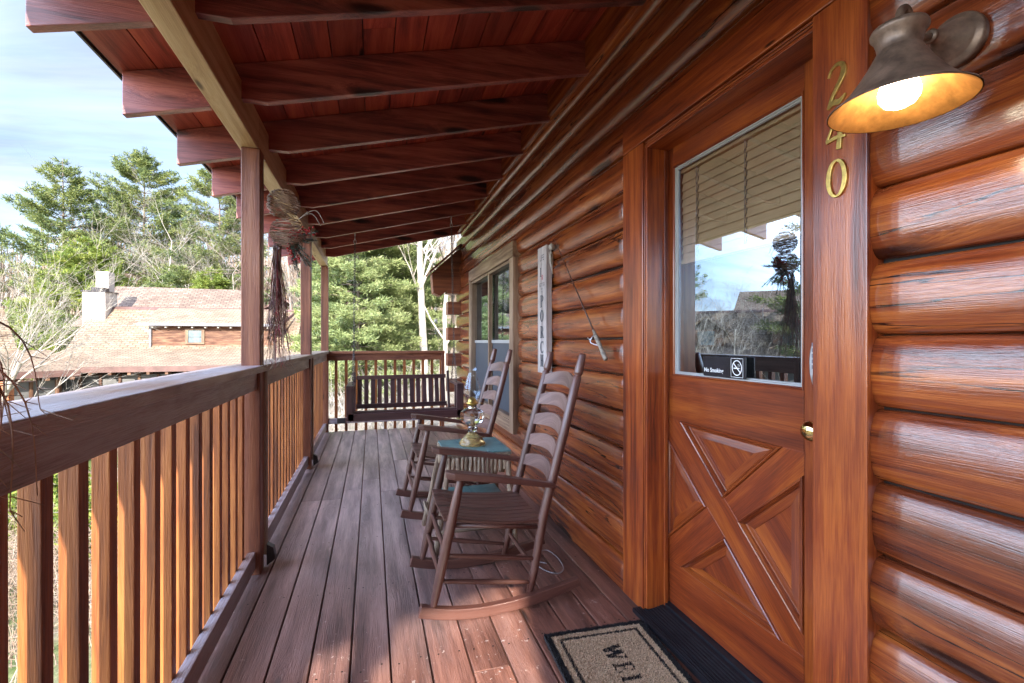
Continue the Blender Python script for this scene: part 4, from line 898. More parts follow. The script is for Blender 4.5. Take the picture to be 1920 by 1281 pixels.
for (u0, v0, u1, v1) in ((-.029, .033, .029, .0345), (-.029, -.0345, .029, -.033), (-.0295, -.0325, -.028, .0325), (.028, -.0325, .0295, .0325)): poly3([(u0, v0), (u1, v0), (u1, v1), (u0, v1)])
b.build('sign_print', M['white'], ns_)

# ------------------------------------------------------------------ coir doormat
mt = thing('doormat', 'tan coir doormat with black border and WELCOME before the door', 'doormat', (.87, 1.4, 0))
rz = R(-3.2); U = Vector((math.cos(rz), math.sin(rz), 0)); V = Vector((math.sin(rz), -math.cos(rz), 0)); O_ = Vector((.664, 1.776, 0)); MW, ML = .432, .76
def mat_pt(u, v, z): return O_+U*u+V*v+Vector((0, 0, z))
rs = random.Random(11)
def mat_patch(u0, v0, u1, v1, z, mi_mat, name, fuzz, cell=.0045):
    b = MB(); nu, nv = int((u1-u0)/cell), int((v1-v0)/cell)
    vs = [mat_pt(u0+(u1-u0)*i/nu, v0+(v1-v0)*j/nv, z) for j in range(nv+1) for i in range(nu+1)]
    b.add(vs, [(j*(nu+1)+i, (j+1)*(nu+1)+i, (j+1)*(nu+1)+i+1, j*(nu+1)+i+1) for j in range(nv) for i in range(nu)])
    return b
b = MB(); b.add([mat_pt(u, v, z) for z in (.003, .017) for (u, v) in ((0, 0), (MW, 0), (MW, ML), (0, ML))], [(0, 1, 2, 3), (7, 6, 5, 4), (0, 4, 5, 1), (1, 5, 6, 2), (2, 6, 7, 3), (3, 7, 4, 0)]); b.build('mat_body', M['coirblack'], mt)
def inblack(u, v):
    if min(u, MW-u, v, ML-v) < .024: return True
    m_ = min(u, MW-u, v, ML-v)
    return .047 < m_ < .060
letters = []
for v0_, c_ in zip((.126, .226, .294, .356, .424, .496, .594), 'WELCOME'):
    hh = .074; wd_ = .078 if c_ in 'WM' else .052; letters.append((glyph(c_, .30, .15), v0_, wd_, hh))
def inletter(u, v):
    for polys, v0, wd_, hh in letters:
        lx = (v-v0)/wd_; ly = (u-.190)/hh
        if -.1 < lx < 1.1 and -.02 < ly < 1.02:
            for p in polys:
                ins = False; j = len(p)-1
                for i in range(len(p)):
                    if (p[i][1] > ly) != (p[j][1] > ly) and lx < (p[j][0]-p[i][0])*(ly-p[i][1])/(p[j][1]-p[i][1]+1e-12)+p[i][0]: ins = not ins
                    j = i
                if ins: return True
    return False
tufts = {0: ([], []), 1: ([], []), 2: ([], [])}
N_T = 42000
for k in range(N_T):
    u, v = rs.uniform(0, MW), rs.uniform(0, ML*.72)
    m_ = 1 if inblack(u, v) else (2 if inletter(u, v) else 0)
    a_ = rs.uniform(0, math.pi); l_ = .0016; hgt = rs.uniform(.004, .0075); lean = Vector((rs.uniform(-.003, .003), rs.uniform(-.003, .003), 0))
    p = mat_pt(u, v, .0165); d_ = Vector((math.cos(a_)*l_, math.sin(a_)*l_, 0)); vs, fs = tufts[m_]; o_ = len(vs)
    vs += [p-d_, p+d_, p+lean+Vector((0, 0, hgt))+d_*.6, p+lean+Vector((0, 0, hgt))-d_*.6]; fs.append((o_, o_+1, o_+2, o_+3))
for m_, nm, mm in ((0, 'tan_pile', 'coir'), (1, 'black_border', 'coirblack'), (2, 'welcome_lettering', 'coirblack')):
    b = MB(); b.add(tufts[m_][0], tufts[m_][1]); b.build(nm, M[mm], mt)
b = MB(); b.add([mat_pt(u, v, .0178) for (u, v) in ((.022, .022), (MW-.022, .022), (MW-.022, ML-.022), (.022, ML-.022))], [(0, 1, 2, 3)][::-1]); b.build('mat_top', M['coir'], mt)

# ------------------------------------------------------------------ dried twig swags on the posts
def swag(label, X_, Y_, Ztop, spread_y, full=True, seed=5, zcap=1.085, splay=1.):
    rs = random.Random(seed); sg = thing('twig_swag', label, 'swag', (X_, Y_, Ztop))
    if full:
        for (cx0, cy0, cz0, r_) in ((X_+.005, Y_+.03, Ztop, .084), (X_+.03, Y_, Ztop-.165, .090)):
            b = MB(); c0 = Vector((cx0, cy0, cz0))
            tilt = Quaternion((rs.uniform(-1, 1), rs.uniform(-1, 1), rs.uniform(-1, 1)), rs.uniform(.2, .5))
            for k in range(46):
                off = rs.uniform(-.95, .95); rr = r_*math.sqrt(1-off*off*.92)*rs.uniform(.92, 1.04)
                q1 = tilt @ Quaternion((rs.uniform(-1, 1), rs.uniform(-1, 1), rs.uniform(-1, 1)), rs.uniform(-.28, .28)); a0 = rs.uniform(0, 6.28)
                b.tube([c0+q1 @ Vector((rr*math.cos(a0+t_*.42), rr*math.sin(a0+t_*.42), off*r_*.95+.004*math.sin(t_+a0))) for t_ in range(15)], rs.uniform(.0011, .0021), 4, caps=False)
            b.build('twig_ball', M['twig'], sg)
        b = MB()   # pine sprays
        for k in range(15):
            d_ = Vector((rs.uniform(.1, .9), rs.uniform(-.5, .4), rs.uniform(-1, .55))).normalized(); c0 = Vector((X_+.03, Y_+.02, Ztop-.20)); L_ = rs.uniform(.12, .20); sp = [c0+d_*L_*t_/6+Vector((0, 0, -.03*(t_/6)**2)) for t_ in range(7)]
            b.tube(sp, .002, 4)
            for j in range(110):
                t_ = rs.uniform(.15, 1); p = c0+d_*L_*t_+Vector((0, 0, -.03*t_*t_)); nn = (d_*rs.uniform(.2, 1)+Vector((rs.uniform(-1, 1), rs.uniform(-1, 1), rs.uniform(-1, 1)))).normalized()*rs.uniform(.018, .034); s_ = nn.cross(d_).normalized()*.0016
                b.add([p-s_, p+s_, p+nn], [(0, 1, 2)])
        b.build('pine_spray', M['needle'], sg)
        b = MB()
        for (dv, L_) in ((Vector((.85, -.2, .12)), .17), (Vector((.35, -.15, -.9)), .17), (Vector((.7, -.1, -.1)), .12)):
            for j in range(34):
                t_ = rs.uniform(.3, 1); p = Vector((X_+.02, Y_, Ztop-.17))+dv*L_*t_+Vector((rs.uniform(-.02, .02), rs.uniform(-.02, .02), rs.uniform(-.02, .02))); r_ = rs.uniform(.0045, .0075)
                b.lathe([(.0005, -r_), (r_*.8, -r_*.6), (r_, 0), (r_*.8, r_*.6), (.0005, r_)], Matrix.Translation(p), 6)
        b.build('berry', M['berry'], sg)
        b = MB()
        for k in range(2):
            p = Vector((X_+.05, Y_, Ztop-.12)); b.tube(smooth_pts([p, p+Vector((.06+.01*k, -.02, .05+.012*k)), p+Vector((.11+.02*k, -.03, .06+.02*k)), p+Vector((.15+.018*k, -.03, .0+.01*k))], 4), .0016, 4)
        b.build('curled_vine', M['float'], sg)
    for mi_, (mat, cnt) in enumerate((('twig', 46), ('twig2', 16), ('twig3', 10))):
        b = MB()
        for k in range(cnt):
            zt_ = Ztop-.22-rs.uniform(0, .1); ze = rs.uniform(zcap, zcap+.3) if rs.random() < .75 else zcap
            p = Vector((X_+rs.uniform(-.045, -.005), Y_+rs.uniform(-.02, .03), zt_)); e_ = Vector((X_+rs.uniform(-.075, .035)*splay, Y_+rs.uniform(-spread_y, spread_y), ze))
            mid = p.lerp(e_, .5)+Vector((rs.uniform(-.012, .012), rs.uniform(-.03, .03), -.02)); pl = smooth_pts([p, mid, e_], 5); b.tube(pl, [.0022-.0014*i/len(pl) for i in range(len(pl))], 4, caps=False)
            for j in range(9):
                i_ = rs.randint(3, len(pl)-1); q0 = pl[i_]; dd_ = (pl[i_]-pl[i_-1]).normalized(); s_ = (dd_+Vector((rs.uniform(-.7, .7), rs.uniform(-.7, .7), rs.uniform(-.2, .2)))).normalized()*rs.uniform(.02, .07)
                e2 = q0+s_; 
                if e2.z < zcap and e2.x < -.53: e2.z = zcap+rs.uniform(0, .01)
                b.tube([q0, q0+s_*.5+Vector((0, 0, .004)), e2], [.0011, .0009, .0005], 3, caps=False)
        b.build('twig_tail', M[mat], sg)
    return sg
swag('dried twig swag with two twig balls, frosted pine and red berries on the first post', -.468, 2.80, 1.955, .11)
rs = random.Random(9)
sg = thing('twig_bundle', 'dry twig tips drooping over the rail cap at the left edge', 'swag', (-.6, .8, 1.1))
b = MB()
for k in range(13):
    p = Vector((-.60+rs.uniform(-.03, .05), .70+rs.uniform(-.02, .04), 1.30+rs.uniform(-.04, .04))); e_ = Vector((rs.uniform(-.62, -.50), rs.uniform(.84, .955), rs.uniform(.93, 1.1)))
    if e_.x < -.53: e_.z = max(e_.z, 1.084)
    mid = p.lerp(e_, .6)+Vector((.03, .04, .05)); pl = smooth_pts([p, mid, e_], 6); b.tube(pl, [.0024-.0017*i/len(pl) for i in range(len(pl))], 4, caps=False)
    for j in range(6):
        q0 = pl[rs.randint(5, len(pl)-1)]; s_ = Vector((rs.uniform(-.2, .8), rs.uniform(-.2, 1), rs.uniform(-1, .2))).normalized()*rs.uniform(.015, .05); e2 = q0+s_
        if e2.z < 1.082 and e2.x < -.53: e2.z = 1.083
        b.tube([q0, e2], [.0011, .0005], 3, caps=False)
b.build('twig_tips', M['twig'], sg)

# ================================================================== surroundings
RS = np.random.default_rng(21)
def fastmesh(name, V, F, mats, parent=None, midx=None, smooth=False):
    """V (n,3) array, F list of arrays (tris (k,3) or quads (k,4))"""
    me = bpy.data.meshes.new(name); V = np.asarray(V, dtype=np.float32)
    me.vertices.add(len(V)); me.vertices.foreach_set('co', V.ravel())
    loops = np.concatenate([f.ravel() for f in F]).astype(np.int32); sizes = np.concatenate([np.full(len(f), f.shape[1]) for f in F]).astype(np.int32)
    me.loops.add(len(loops)); me.loops.foreach_set('vertex_index', loops); me.polygons.add(len(sizes))
    me.polygons.foreach_set('loop_start', np.concatenate([[0], np.cumsum(sizes)[:-1]]).astype(np.int32))
    try: me.polygons.foreach_set('loop_total', sizes)
    except Exception: pass
    if not isinstance(mats, (list, tuple)): mats = [mats]
    for m in mats: me.materials.append(m)
    if midx is not None: me.polygons.foreach_set('material_index', np.asarray(midx, dtype=np.int32))
    if smooth: me.polygons.foreach_set('use_smooth', np.ones(len(sizes), dtype=bool))
    me.update(calc_edges=True)
    o = bpy.data.objects.new(name, me); COL.objects.link(o)
    if parent is not None: o.parent = parent
    return o
def foliage_mat(name, c1, c2, c3, scale=.9, trans=.25):
    m, N, L, b = newmat(name); t = N.new('ShaderNodeTexCoord'); g_ = N.new('ShaderNodeNewGeometry')
    n = nd(N, 'ShaderNodeTexNoise', Scale=scale, Detail=3.); L.new(t.outputs['Object'], n.inputs['Vector'])
    ad = nd(N, 'ShaderNodeMath', op='MULTIPLY_ADD'); ad.inputs[1].default_value = .45; L.new(g_.outputs['Random Per Island'], ad.inputs[0]); L.new(n.outputs[0], ad.inputs[2])
    r = ramp(N, [(.38, c1), (.68, c2), (1.0, c3)]); L.new(ad.outputs[0], r.inputs[0]); L.new(r.outputs[0], b.inputs['Base Color'])
    inp(b, 'Roughness', .6); inp(b, 'Specular IOR Level', .3)
    tl = N.new('ShaderNodeBsdfTranslucent'); L.new(r.outputs[0], tl.inputs[0]); ms = nd(N, 'ShaderNodeMixShader'); ms.inputs[0].default_value = trans
    L.new(b.outputs[0], ms.inputs[1]); L.new(tl.outputs[0], ms.inputs[2]); L.new(ms.outputs[0], N['Material Output'].inputs[0]); return m
F = {}
F['pine'] = foliage_mat('white pine needles', (.06, .10, .05), (.16, .21, .07), (.30, .32, .10), .35)
F['cedar'] = foliage_mat('cedar foliage', (.07, .12, .03), (.19, .26, .05), (.34, .37, .08), .5)
F['hemlock'] = foliage_mat('hemlock foliage', (.13, .18, .07), (.27, .33, .13), (.42, .45, .22), .8)
F['shrub'] = foliage_mat('shrub leaves', (.05, .10, .02), (.16, .22, .03), (.32, .34, .06), 1.2)
M['barkg'] = plain('grey bark', (.16, .12, .10), .9, noise=.5, scale=4, bump=.4, col2=(.30, .25, .21))
M['barkw'] = plain('white sycamore bark', (.30, .27, .24), .8, noise=.4, scale=3, bump=.2, col2=(.62, .58, .53))
M['barkp'] = plain('pale branch bark', (.34, .30, .26), .85, noise=.3, scale=5, col2=(.52, .47, .42))
M['brush'] = plain('dry brush', (.26, .18, .13), .9, noise=.4, scale=2, col2=(.42, .33, .26))

def gz(x, y):
    """ground height"""
    d_ = math.hypot(x+.5, y-3)
    far = max(0, y*.93-x*.30-30)/60
    side = max(0, (x-1)/10)
    z = -2.9-1.6*min(1, max(0, (-x-2)/16))+1.7*min(1., max(0, (y-9)/12))*min(1, max(0, (x+8)/10))+13*min(1, far)**1.25*min(1, max(0, (x+75)/45))+.25*math.sin(x*.31)*math.cos(y*.27)+min(side, 2.5)*.9
    return z
m, N, L, b_ = newmat('leaf litter ground'); t = N.new('ShaderNodeTexCoord')
n1 = nd(N, 'ShaderNodeTexNoise', Scale=.35, Detail=6., Roughness=.6); n2 = nd(N, 'ShaderNodeTexNoise', Scale=14., Detail=6., Roughness=.75); L.new(t.outputs['Object'], n1.inputs['Vector']); L.new(t.outputs['Object'], n2.inputs['Vector'])
r1 = ramp(N, [(.3, (.10, .075, .045)), (.5, (.26, .20, .15)), (.75, (.46, .40, .34))]); r2 = ramp(N, [(.3, (.05, .09, .02)), (.6, (.15, .20, .05)), (.8, (.32, .32, .16))]); L.new(n2.outputs[0], r1.inputs[0]); L.new(n2.outputs[0], r2.inputs[0])
mr = nd(N, 'ShaderNodeMapRange'); mr.inputs[1].default_value = .45; mr.inputs[2].default_value = .58; L.new(n1.outputs[0], mr.inputs[0])
mm = N.new('ShaderNodeMix'); mm.data_type = 'RGBA'; L.new(mr.outputs[0], mm.inputs[0]); L.new(r1.outputs[0], mm.inputs[6]); L.new(r2.outputs[0], mm.inputs[7]); L.new(mm.outputs[2], b_.inputs['Base Color']); inp(b_, 'Roughness', .95)
bp = nd(N, 'ShaderNodeBump', Strength=.8, Distance=.05); L.new(n2.outputs[0], bp.inputs['Height']); L.new(bp.outputs[0], b_.inputs['Normal']); M['ground'] = m
gx = np.concatenate([np.linspace(-400, -60, 18), np.linspace(-56, 60, 100), np.linspace(70, 400, 18)]); gy = np.concatenate([np.linspace(-400, -30, 14), np.linspace(-26, 110, 110), np.linspace(120, 500, 20)])
V = np.array([(x_, y_, gz(x_, y_)) for y_ in gy for x_ in gx]); nx_ = len(gx)
Fq = np.array([(j*nx_+i, j*nx_+i+1, (j+1)*nx_+i+1, (j+1)*nx_+i) for j in range(len(gy)-1) for i in range(nx_-1)])
tag(fastmesh('ground', V, [Fq], M['ground'], smooth=True), kind='structure')

# ------------------------------------------------------------------ trees
def quads_along(P0, P1, W):
    """flat blades from P0 to P1 of half width W (random roll)"""
    n = len(P0); D = P1-P0; A = RS.normal(size=(n, 3)); S_ = np.cross(D, A); S_ /= np.linalg.norm(S_, axis=1)[:, None]+1e-9; S_ *= W[:, None]
    mid = P0+D*.45
    V = np.concatenate([P0, mid-S_, P1, mid+S_]); i = np.arange(n); return V, np.stack([i, i+n, i+2*n, i+3*n], 1)
def tubes_np(segs, sides=4):
    """segs: list of (pts list, radii list) -> V, F"""
    VV = []; FF = []; o_ = 0
    ang = np.arange(sides)*2*np.pi/sides; ca, sa = np.cos(ang), np.sin(ang)
    for pts, rad in segs:
        P = np.asarray(pts); m_ = len(P); T = np.gradient(P, axis=0); T /= np.linalg.norm(T, axis=1)[:, None]+1e-9
        ref = np.array([.31, .17, .93]) if abs(T[0, 2]) < .8 else np.array([.9, .3, .1])
        A = np.cross(T, ref); A /= np.linalg.norm(A, axis=1)[:, None]+1e-9; B = np.cross(T, A)
        r_ = np.asarray(rad)[:, None, None]
        v = P[:, None, :]+r_*(A[:, None, :]*ca[None, :, None]+B[:, None, :]*sa[None, :, None]); VV.append(v.reshape(-1, 3))
        i = np.arange(m_-1)[:, None]*sides; k = np.arange(sides)[None, :]; k2 = (k+1) % sides
        FF.append((np.stack([i+k, i+k2, i+sides+k2, i+sides+k], 2).reshape(-1, 4))+o_); o_ += m_*sides
    return np.concatenate(VV), np.concatenate(FF)
def conifer(name, label, x, y, H, Rad, mat, base=.18, nwh=26, nbr=6, up=.25, droop=.1, tuft=16, bl=.45, bw=.045, shape=1., group=None, gap=.12, seed=1, bark=None, z0=None, cat='tree'):
    global RS
    RS = np.random.default_rng(seed); z0 = gz(x, y)-.1 if z0 is None else z0
    root = thing(name, label, cat, (x, y, z0), group)
    lean = RS.uniform(-.01, .01, 2); segs = []
    tp = [(lean[0]*H*t_, lean[1]*H*t_, H*t_) for t_ in np.linspace(0, 1, 9)]; r0 = H*.013
    V, Fc = tubes_np([(tp, [r0*(1-t_)+.015 for t_ in np.linspace(0, 1, 9)])], 8); fastmesh('trunk', V, [Fc], bark or M['barkg'], root, smooth=True)
    P0 = []; P1 = []; bsegs = []
    for w_ in range(nwh):
        t_ = base+(1-base)*(w_+RS.uniform(0, .6))/nwh; zc = H*t_; k = (1-(t_-base)/(1-base)); env = (k**shape)*(1.0 if k < .8 else 1-.35*(k-.8)/.2)
        for b_i in range(nbr+RS.integers(-1, 2)):
            if RS.random() < gap: continue
            az = RS.uniform(0, 2*math.pi); Ln = Rad*env*RS.uniform(.65, 1.12)+.25; u_ = up*(1-k*.6)+RS.uniform(-.08, .12)
            d_ = np.array([math.cos(az), math.sin(az), 0.]); s_ = np.linspace(0, 1, 6)
            pl = np.array([tp[0][0]+lean[0]*zc, lean[1]*zc, zc])+d_[None, :]*(Ln*s_)[:, None]; pl[:, 2] += Ln*(u_*s_-droop*s_**2+.10*s_**3)
            bsegs.append((pl, np.linspace(max(.012, Ln*.012), .004, 6)))
            nt = max(3, int(tuft*Ln/Rad*1.4)); tt = RS.uniform(.22, 1., nt)**.8; base_p = np.stack([np.interp(tt, s_, pl[:, c_]) for c_ in range(3)], 1)
            lat = np.array([-d_[1], d_[0], 0]); base_p += lat[None, :]*(RS.uniform(-1, 1, nt)*Ln*.22*(1.15-tt))[:, None]+RS.normal(0, .03*Ln, (nt, 3))*np.array([1, 1, .6])
            for q_ in range(7):
                dv = d_[None, :]*RS.uniform(.0, .9, nt)[:, None]+lat[None, :]*RS.normal(0, .6, nt)[:, None]+np.array([0, 0, 1.])[None, :]*RS.uniform(-.15, .75, nt)[:, None]+RS.normal(0, .25, (nt, 3))
                dv /= np.linalg.norm(dv, axis=1)[:, None]; P0.append(base_p+RS.normal(0, bl*.25, (nt, 3))); P1.append(P0[-1]+dv*(bl*RS.uniform(.5, 1.15, nt))[:, None])
    V, Fc = tubes_np(bsegs, 3); fastmesh('branches', V, [Fc], bark or M['barkg'], root)
    P0 = np.concatenate(P0); P1 = np.concatenate(P1); V, Fc = quads_along(P0, P1, np.full(len(P0), bw)); fastmesh('crown', V, [Fc], mat, root)
    return root
def bare_segments(H, r0, lean=(0, 0), levels=4, seed=1, spread=.7, first=.25, nb=(7, 6, 5, 4), upbias=.35, wob=.12, twist=1.):
    rg = np.random.default_rng(seed); segs = []; tw = []
    def grow(p, d, Ln, r, lev):
        n = 7 if lev == 0 else 5; pts = [p]; dd = d.copy(); 
        for i in range(n):
            dd = dd+rg.normal(0, wob*(1 if lev else .4), 3)*twist+np.array([0, 0, upbias*.12*(1 if lev else 0)]); dd /= np.linalg.norm(dd); pts.append(pts[-1]+dd*Ln/n)
        rad = np.linspace(r, r*(.45 if lev == 0 else .3), n+1); (segs if lev < 3 else tw).append((np.array(pts), rad))
        if lev >= levels: return
        for k in range(nb[lev]):
            t_ = rg.uniform(first if lev == 0 else .25, 1.); i = min(n-1, int(t_*n)); q_ = pts[i]+(pts[i+1]-pts[i])*(t_*n-i)
            dr_ = pts[i+1]-pts[i]; dr_ = dr_/np.linalg.norm(dr_); a_ = rg.normal(0, 1, 3); a_ -= dr_*a_.dot(dr_); a_ /= np.linalg.norm(a_)
            nd_ = dr_*rg.uniform(.5, 1.)+a_*spread*rg.uniform(.6, 1.2)+np.array([0, 0, upbias*.4]); nd_ /= np.linalg.norm(nd_)
            grow(q_, nd_, Ln*rg.uniform(.42, .68)*(1-.35*t_ if lev == 0 else 1), max(.003, r*(1-.6*t_)*rg.uniform(.38, .6)), lev+1)
    d0 = np.array([lean[0], lean[1], 1.]); d0 /= np.linalg.norm(d0); grow(np.zeros(3), d0, H, r0, 0); return segs, tw
def bare_tree(name, label, x, y, H, r0, mat, group=None, z0=None, cat='bare tree', **kw):
    z0 = gz(x, y)-.1 if z0 is None else z0; root = thing(name, label, cat, (x, y, z0), group); s_, t_ = bare_segments(H, r0, **kw)
    V, Fc = tubes_np(s_[:1], 8); fastmesh('trunk', V, [Fc], mat, root, smooth=True)
    V, Fc = tubes_np(s_[1:], 5); fastmesh('limbs', V, [Fc], mat, root, smooth=True)
    if t_: V, Fc = tubes_np(t_, 3); fastmesh('twigs', V, [Fc], mat, root)
    return root
def put(px, zc): return camxy(px, zc)
# the three big pines behind the neighbouring house, and the cedar beside its chimney
def zfor(ypx, zc): return 1.2+(641-ypx)*zc/880
def pine(label, px, zc, top, Rad, seed, **kw):
    x, y = put(px, zc); z0 = gz(x, y)-.2; conifer('white_pine', label, x, y, zfor(top, zc)-z0, Rad, F['pine'], seed=seed, group='tall white pines behind the neighbouring house', z0=z0, **kw)
pine('leftmost tall white pine with a sparse open top against the sky', 122, 46, 298, 6.4, 3, base=.22, nwh=22, nbr=6, up=.42, droop=.02, tuft=60, bl=.42, bw=.04, shape=.8, gap=.16)
pine('middle tall white pine, fullest and brightest, above the chimney', 268, 50, 292, 7.4, 5, base=.2, nwh=26, nbr=7, up=.36, droop=.02, tuft=64, bl=.42, bw=.04, shape=.62, gap=.10)
pine('right tall white pine partly hidden by the nearest porch post', 412, 48, 322, 7.0, 8, base=.2, nwh=25, nbr=7, up=.36, droop=.04, tuft=60, bl=.42, bw=.04, shape=.62, gap=.12)
pine('white pine rising left of the picture behind the bare tree', -95, 52, 330, 7, 12, base=.2, nwh=24, nbr=6, up=.36, droop=.04, tuft=18, bl=.62, bw=.05, shape=.7)
x, y = put(165, 33); conifer('cedar_tree', 'yellow green bushy cedar tree left of the white chimney', x, y, zfor(452, 33)-gz(x, y), 4.6, F['cedar'], base=.05, nwh=30, nbr=8, up=.2, droop=.05, tuft=60, bl=.28, bw=.028, shape=.55, gap=.05, seed=31)
x, y = put(60, 37); conifer('cedar_tree', 'darker cedar tree behind the bare white branches at the left', x, y, zfor(560, 37)-gz(x, y), 3.6, F['hemlock'], base=.05, nwh=22, nbr=8, up=.2, droop=.05, tuft=40, bl=.3, bw=.03, shape=.6, gap=.05, seed=33)
for i, (px, zc, top, Rd, lb) in enumerate(((330, 40, 500, 4.2, 'low pine boughs rising over the upper roof of the neighbouring house'), (395, 38, 505, 3.2, 'young evergreen beside pale trunks right of the upper roof'))):
    x, y = put(px, zc); conifer('evergreen_tree', lb, x, y, zfor(top, zc)-gz(x, y), Rd, F['cedar' if i else 'pine'], base=.1, nwh=20, nbr=8, up=.2, droop=.06, tuft=44, bl=.32, bw=.03, shape=.6, gap=.08, seed=40+i)
# dense hemlocks beyond the end railing
for i, (px, zc, top, Rd, lb) in enumerate(((628, 21, 440, 1.6, 'hemlock seen between the middle and corner posts'), (672, 16, 430, 2.3, 'dense hemlock behind the left chain of the porch swing'), (722, 18, 452, 2.3, 'dense feathery hemlock behind the middle of the porch swing'), (768, 21, 455, 2.0, 'hemlock beside the white sycamore trunk'), (594, 33, 470, 1.5, 'slim hemlock seen just right of the middle post'))):
    x, y = put(px, zc); conifer('hemlock_tree', lb, x, y, zfor(top-30, zc)-gz(x, y)+.8, Rd, F['hemlock'] if i != 0 else F['cedar'], base=.03, nwh=38, nbr=9, up=.12, droop=.18, tuft=58, bl=.17, bw=.014, shape=.42, gap=.04, seed=60+i)
# sycamore and other bare trees
x, y = put(800, 17); bare_tree('sycamore_tree', 'white barked sycamore trunk forking right of the hemlocks', x, y, 9.0, .17, M['barkw'], levels=4, seed=4, lean=(-.03, .02), first=.45, nb=(8, 7, 6, 4), spread=.8, cat='tree')
x, y = put(-150, 11.5); bare_tree('bare_tree', 'leaning bare tree with long white branches at the left edge', x, y, 5.4, .10, M['barkp'], levels=4, seed=17, lean=(.62, -.18), first=.35, nb=(10, 7, 6, 4), spread=.45, upbias=.05, wob=.07)
protos = []
kinds = [dict(H=12, r0=.12, seed=51, nb=(9, 6, 5, 4), first=.35), dict(H=10, r0=.10, seed=52, nb=(10, 6, 5, 4), first=.25), dict(H=13, r0=.14, seed=53, nb=(9, 7, 5, 4), first=.4), dict(H=8, r0=.09, seed=54, nb=(9, 6, 5, 4), first=.15)]
spots = [(-40, 30, 3, 'leafless tree at the far left edge behind the leaning bare tree'), (318, 43, 1, 'pale leafless trunk rising behind the upper roof of the neighbouring house'), (352, 43, 3, 'leafless tree just right of the pale trunk behind the upper roof'),
         (440, 40, 1, 'leafless tree right of the upper roof, beside the first porch post'), (545, 31, 0, 'leafless tree seen right of the twig swag, in front of the hill cabin'), (505, 37, 2, 'tall leafless tree behind the twig swag'), (600, 24, 3, 'small leafless tree between the middle and corner posts'), (640, 26, 3, 'small leafless tree at the left end of the end railing'),
         (590, 42, 2, 'tall leafless tree far back between the middle and corner posts'), (745, 34, 2, 'leafless tree showing above the hemlocks'), (785, 28, 1, 'leafless tree directly behind the sycamore'), (822, 26, 1, 'leafless tree just right of the sycamore'), (845, 21, 0, 'leafless tree beside the cabin corner logs'), (868, 30, 2, 'leafless tree mostly hidden by the cabin corner'), (838, 17, 3, 'low leafless tree behind the right end of the end railing'),
         (180, 60, 2, 'leafless tree far behind the cedar and the middle pine'), (800, 38, 0, 'far leafless tree seen between the sycamore forks')]
nmk = 0
for i, (px, zc, kd_, lb_) in enumerate(spots):
    x, y = put(px, zc); z0 = gz(x, y)-.1
    if protos and kd_ in [p[0] for p in protos]:
        src = [p[1] for p in protos if p[0] == kd_][0]; o = copy_tree(src); o.location = (x, y, z0)
    else:
        k = dict(kinds[kd_]); H = k.pop('H'); r0 = k.pop('r0'); o = bare_tree('bare_tree', 'x', x, y, H, r0, M['barkp'] if kd_ in (1, 3) else M['barkg'], **k); protos.append((kd_, o))
    o.rotation_euler = (0, 0, i*1.7); s_ = .8+.45*((i*37) % 10)/10; o.scale = (s_, s_, s_)
    o['label'] = lb_; o['group'] = 'leafless trees in the woods behind the houses'
# trees only seen in the door glass, left of the frame
for i, (ang, dist, kd_) in enumerate(((37.5, 24, 3), (41.5, 30, 1), (44.5, 26, 3), (48, 20, 3), (51, 30, 1), (60, 34, 3), (72, 36, 1))):
    x, y = -math.sin(R(ang))*dist, math.cos(R(ang))*dist; o = copy_tree([p[1] for p in protos if p[0] == kd_][0]); o.location = (x, y, gz(x, y)-.1); o.rotation_euler = (0, 0, i*2.3); o.scale = (.75, .75, .75+.02*i)
    o['label'] = 'leafless tree left of the picture, number %d counting out from the frame' % (i+1); o['label'] = ['small bare tree mirrored left in the door glass', 'bare tree mirrored beside the small evergreen', 'slim bare tree mirrored in the middle of the glass', 'low bare tree mirrored before the tall pine', 'bare tree behind the mirrored tall pine', 'bare tree on the slope left of the picture', 'outermost bare tree on the slope left of the picture'][i]; o['group'] = 'leafless trees mirrored in the door glass'
for i, (ang, dist, H, lb) in enumerate(((47.2, 26, 14, 'tall pine mirrored at the right of the door glass'), (42.5, 34, 7.5, 'small evergreen mirrored in the middle of the door glass'), (66, 40, 11, 'pine on the slope left of the picture'))):
    x, y = -math.sin(R(ang))*dist, math.cos(R(ang))*dist; conifer('white_pine', lb, x, y, H, 3.6 if i != 1 else 2.6, F['pine'], base=.35 if i == 0 else .1, nwh=18, nbr=6, up=.3, droop=.05, tuft=40, bl=.3, bw=.025, shape=.7, gap=.25, seed=80+i)
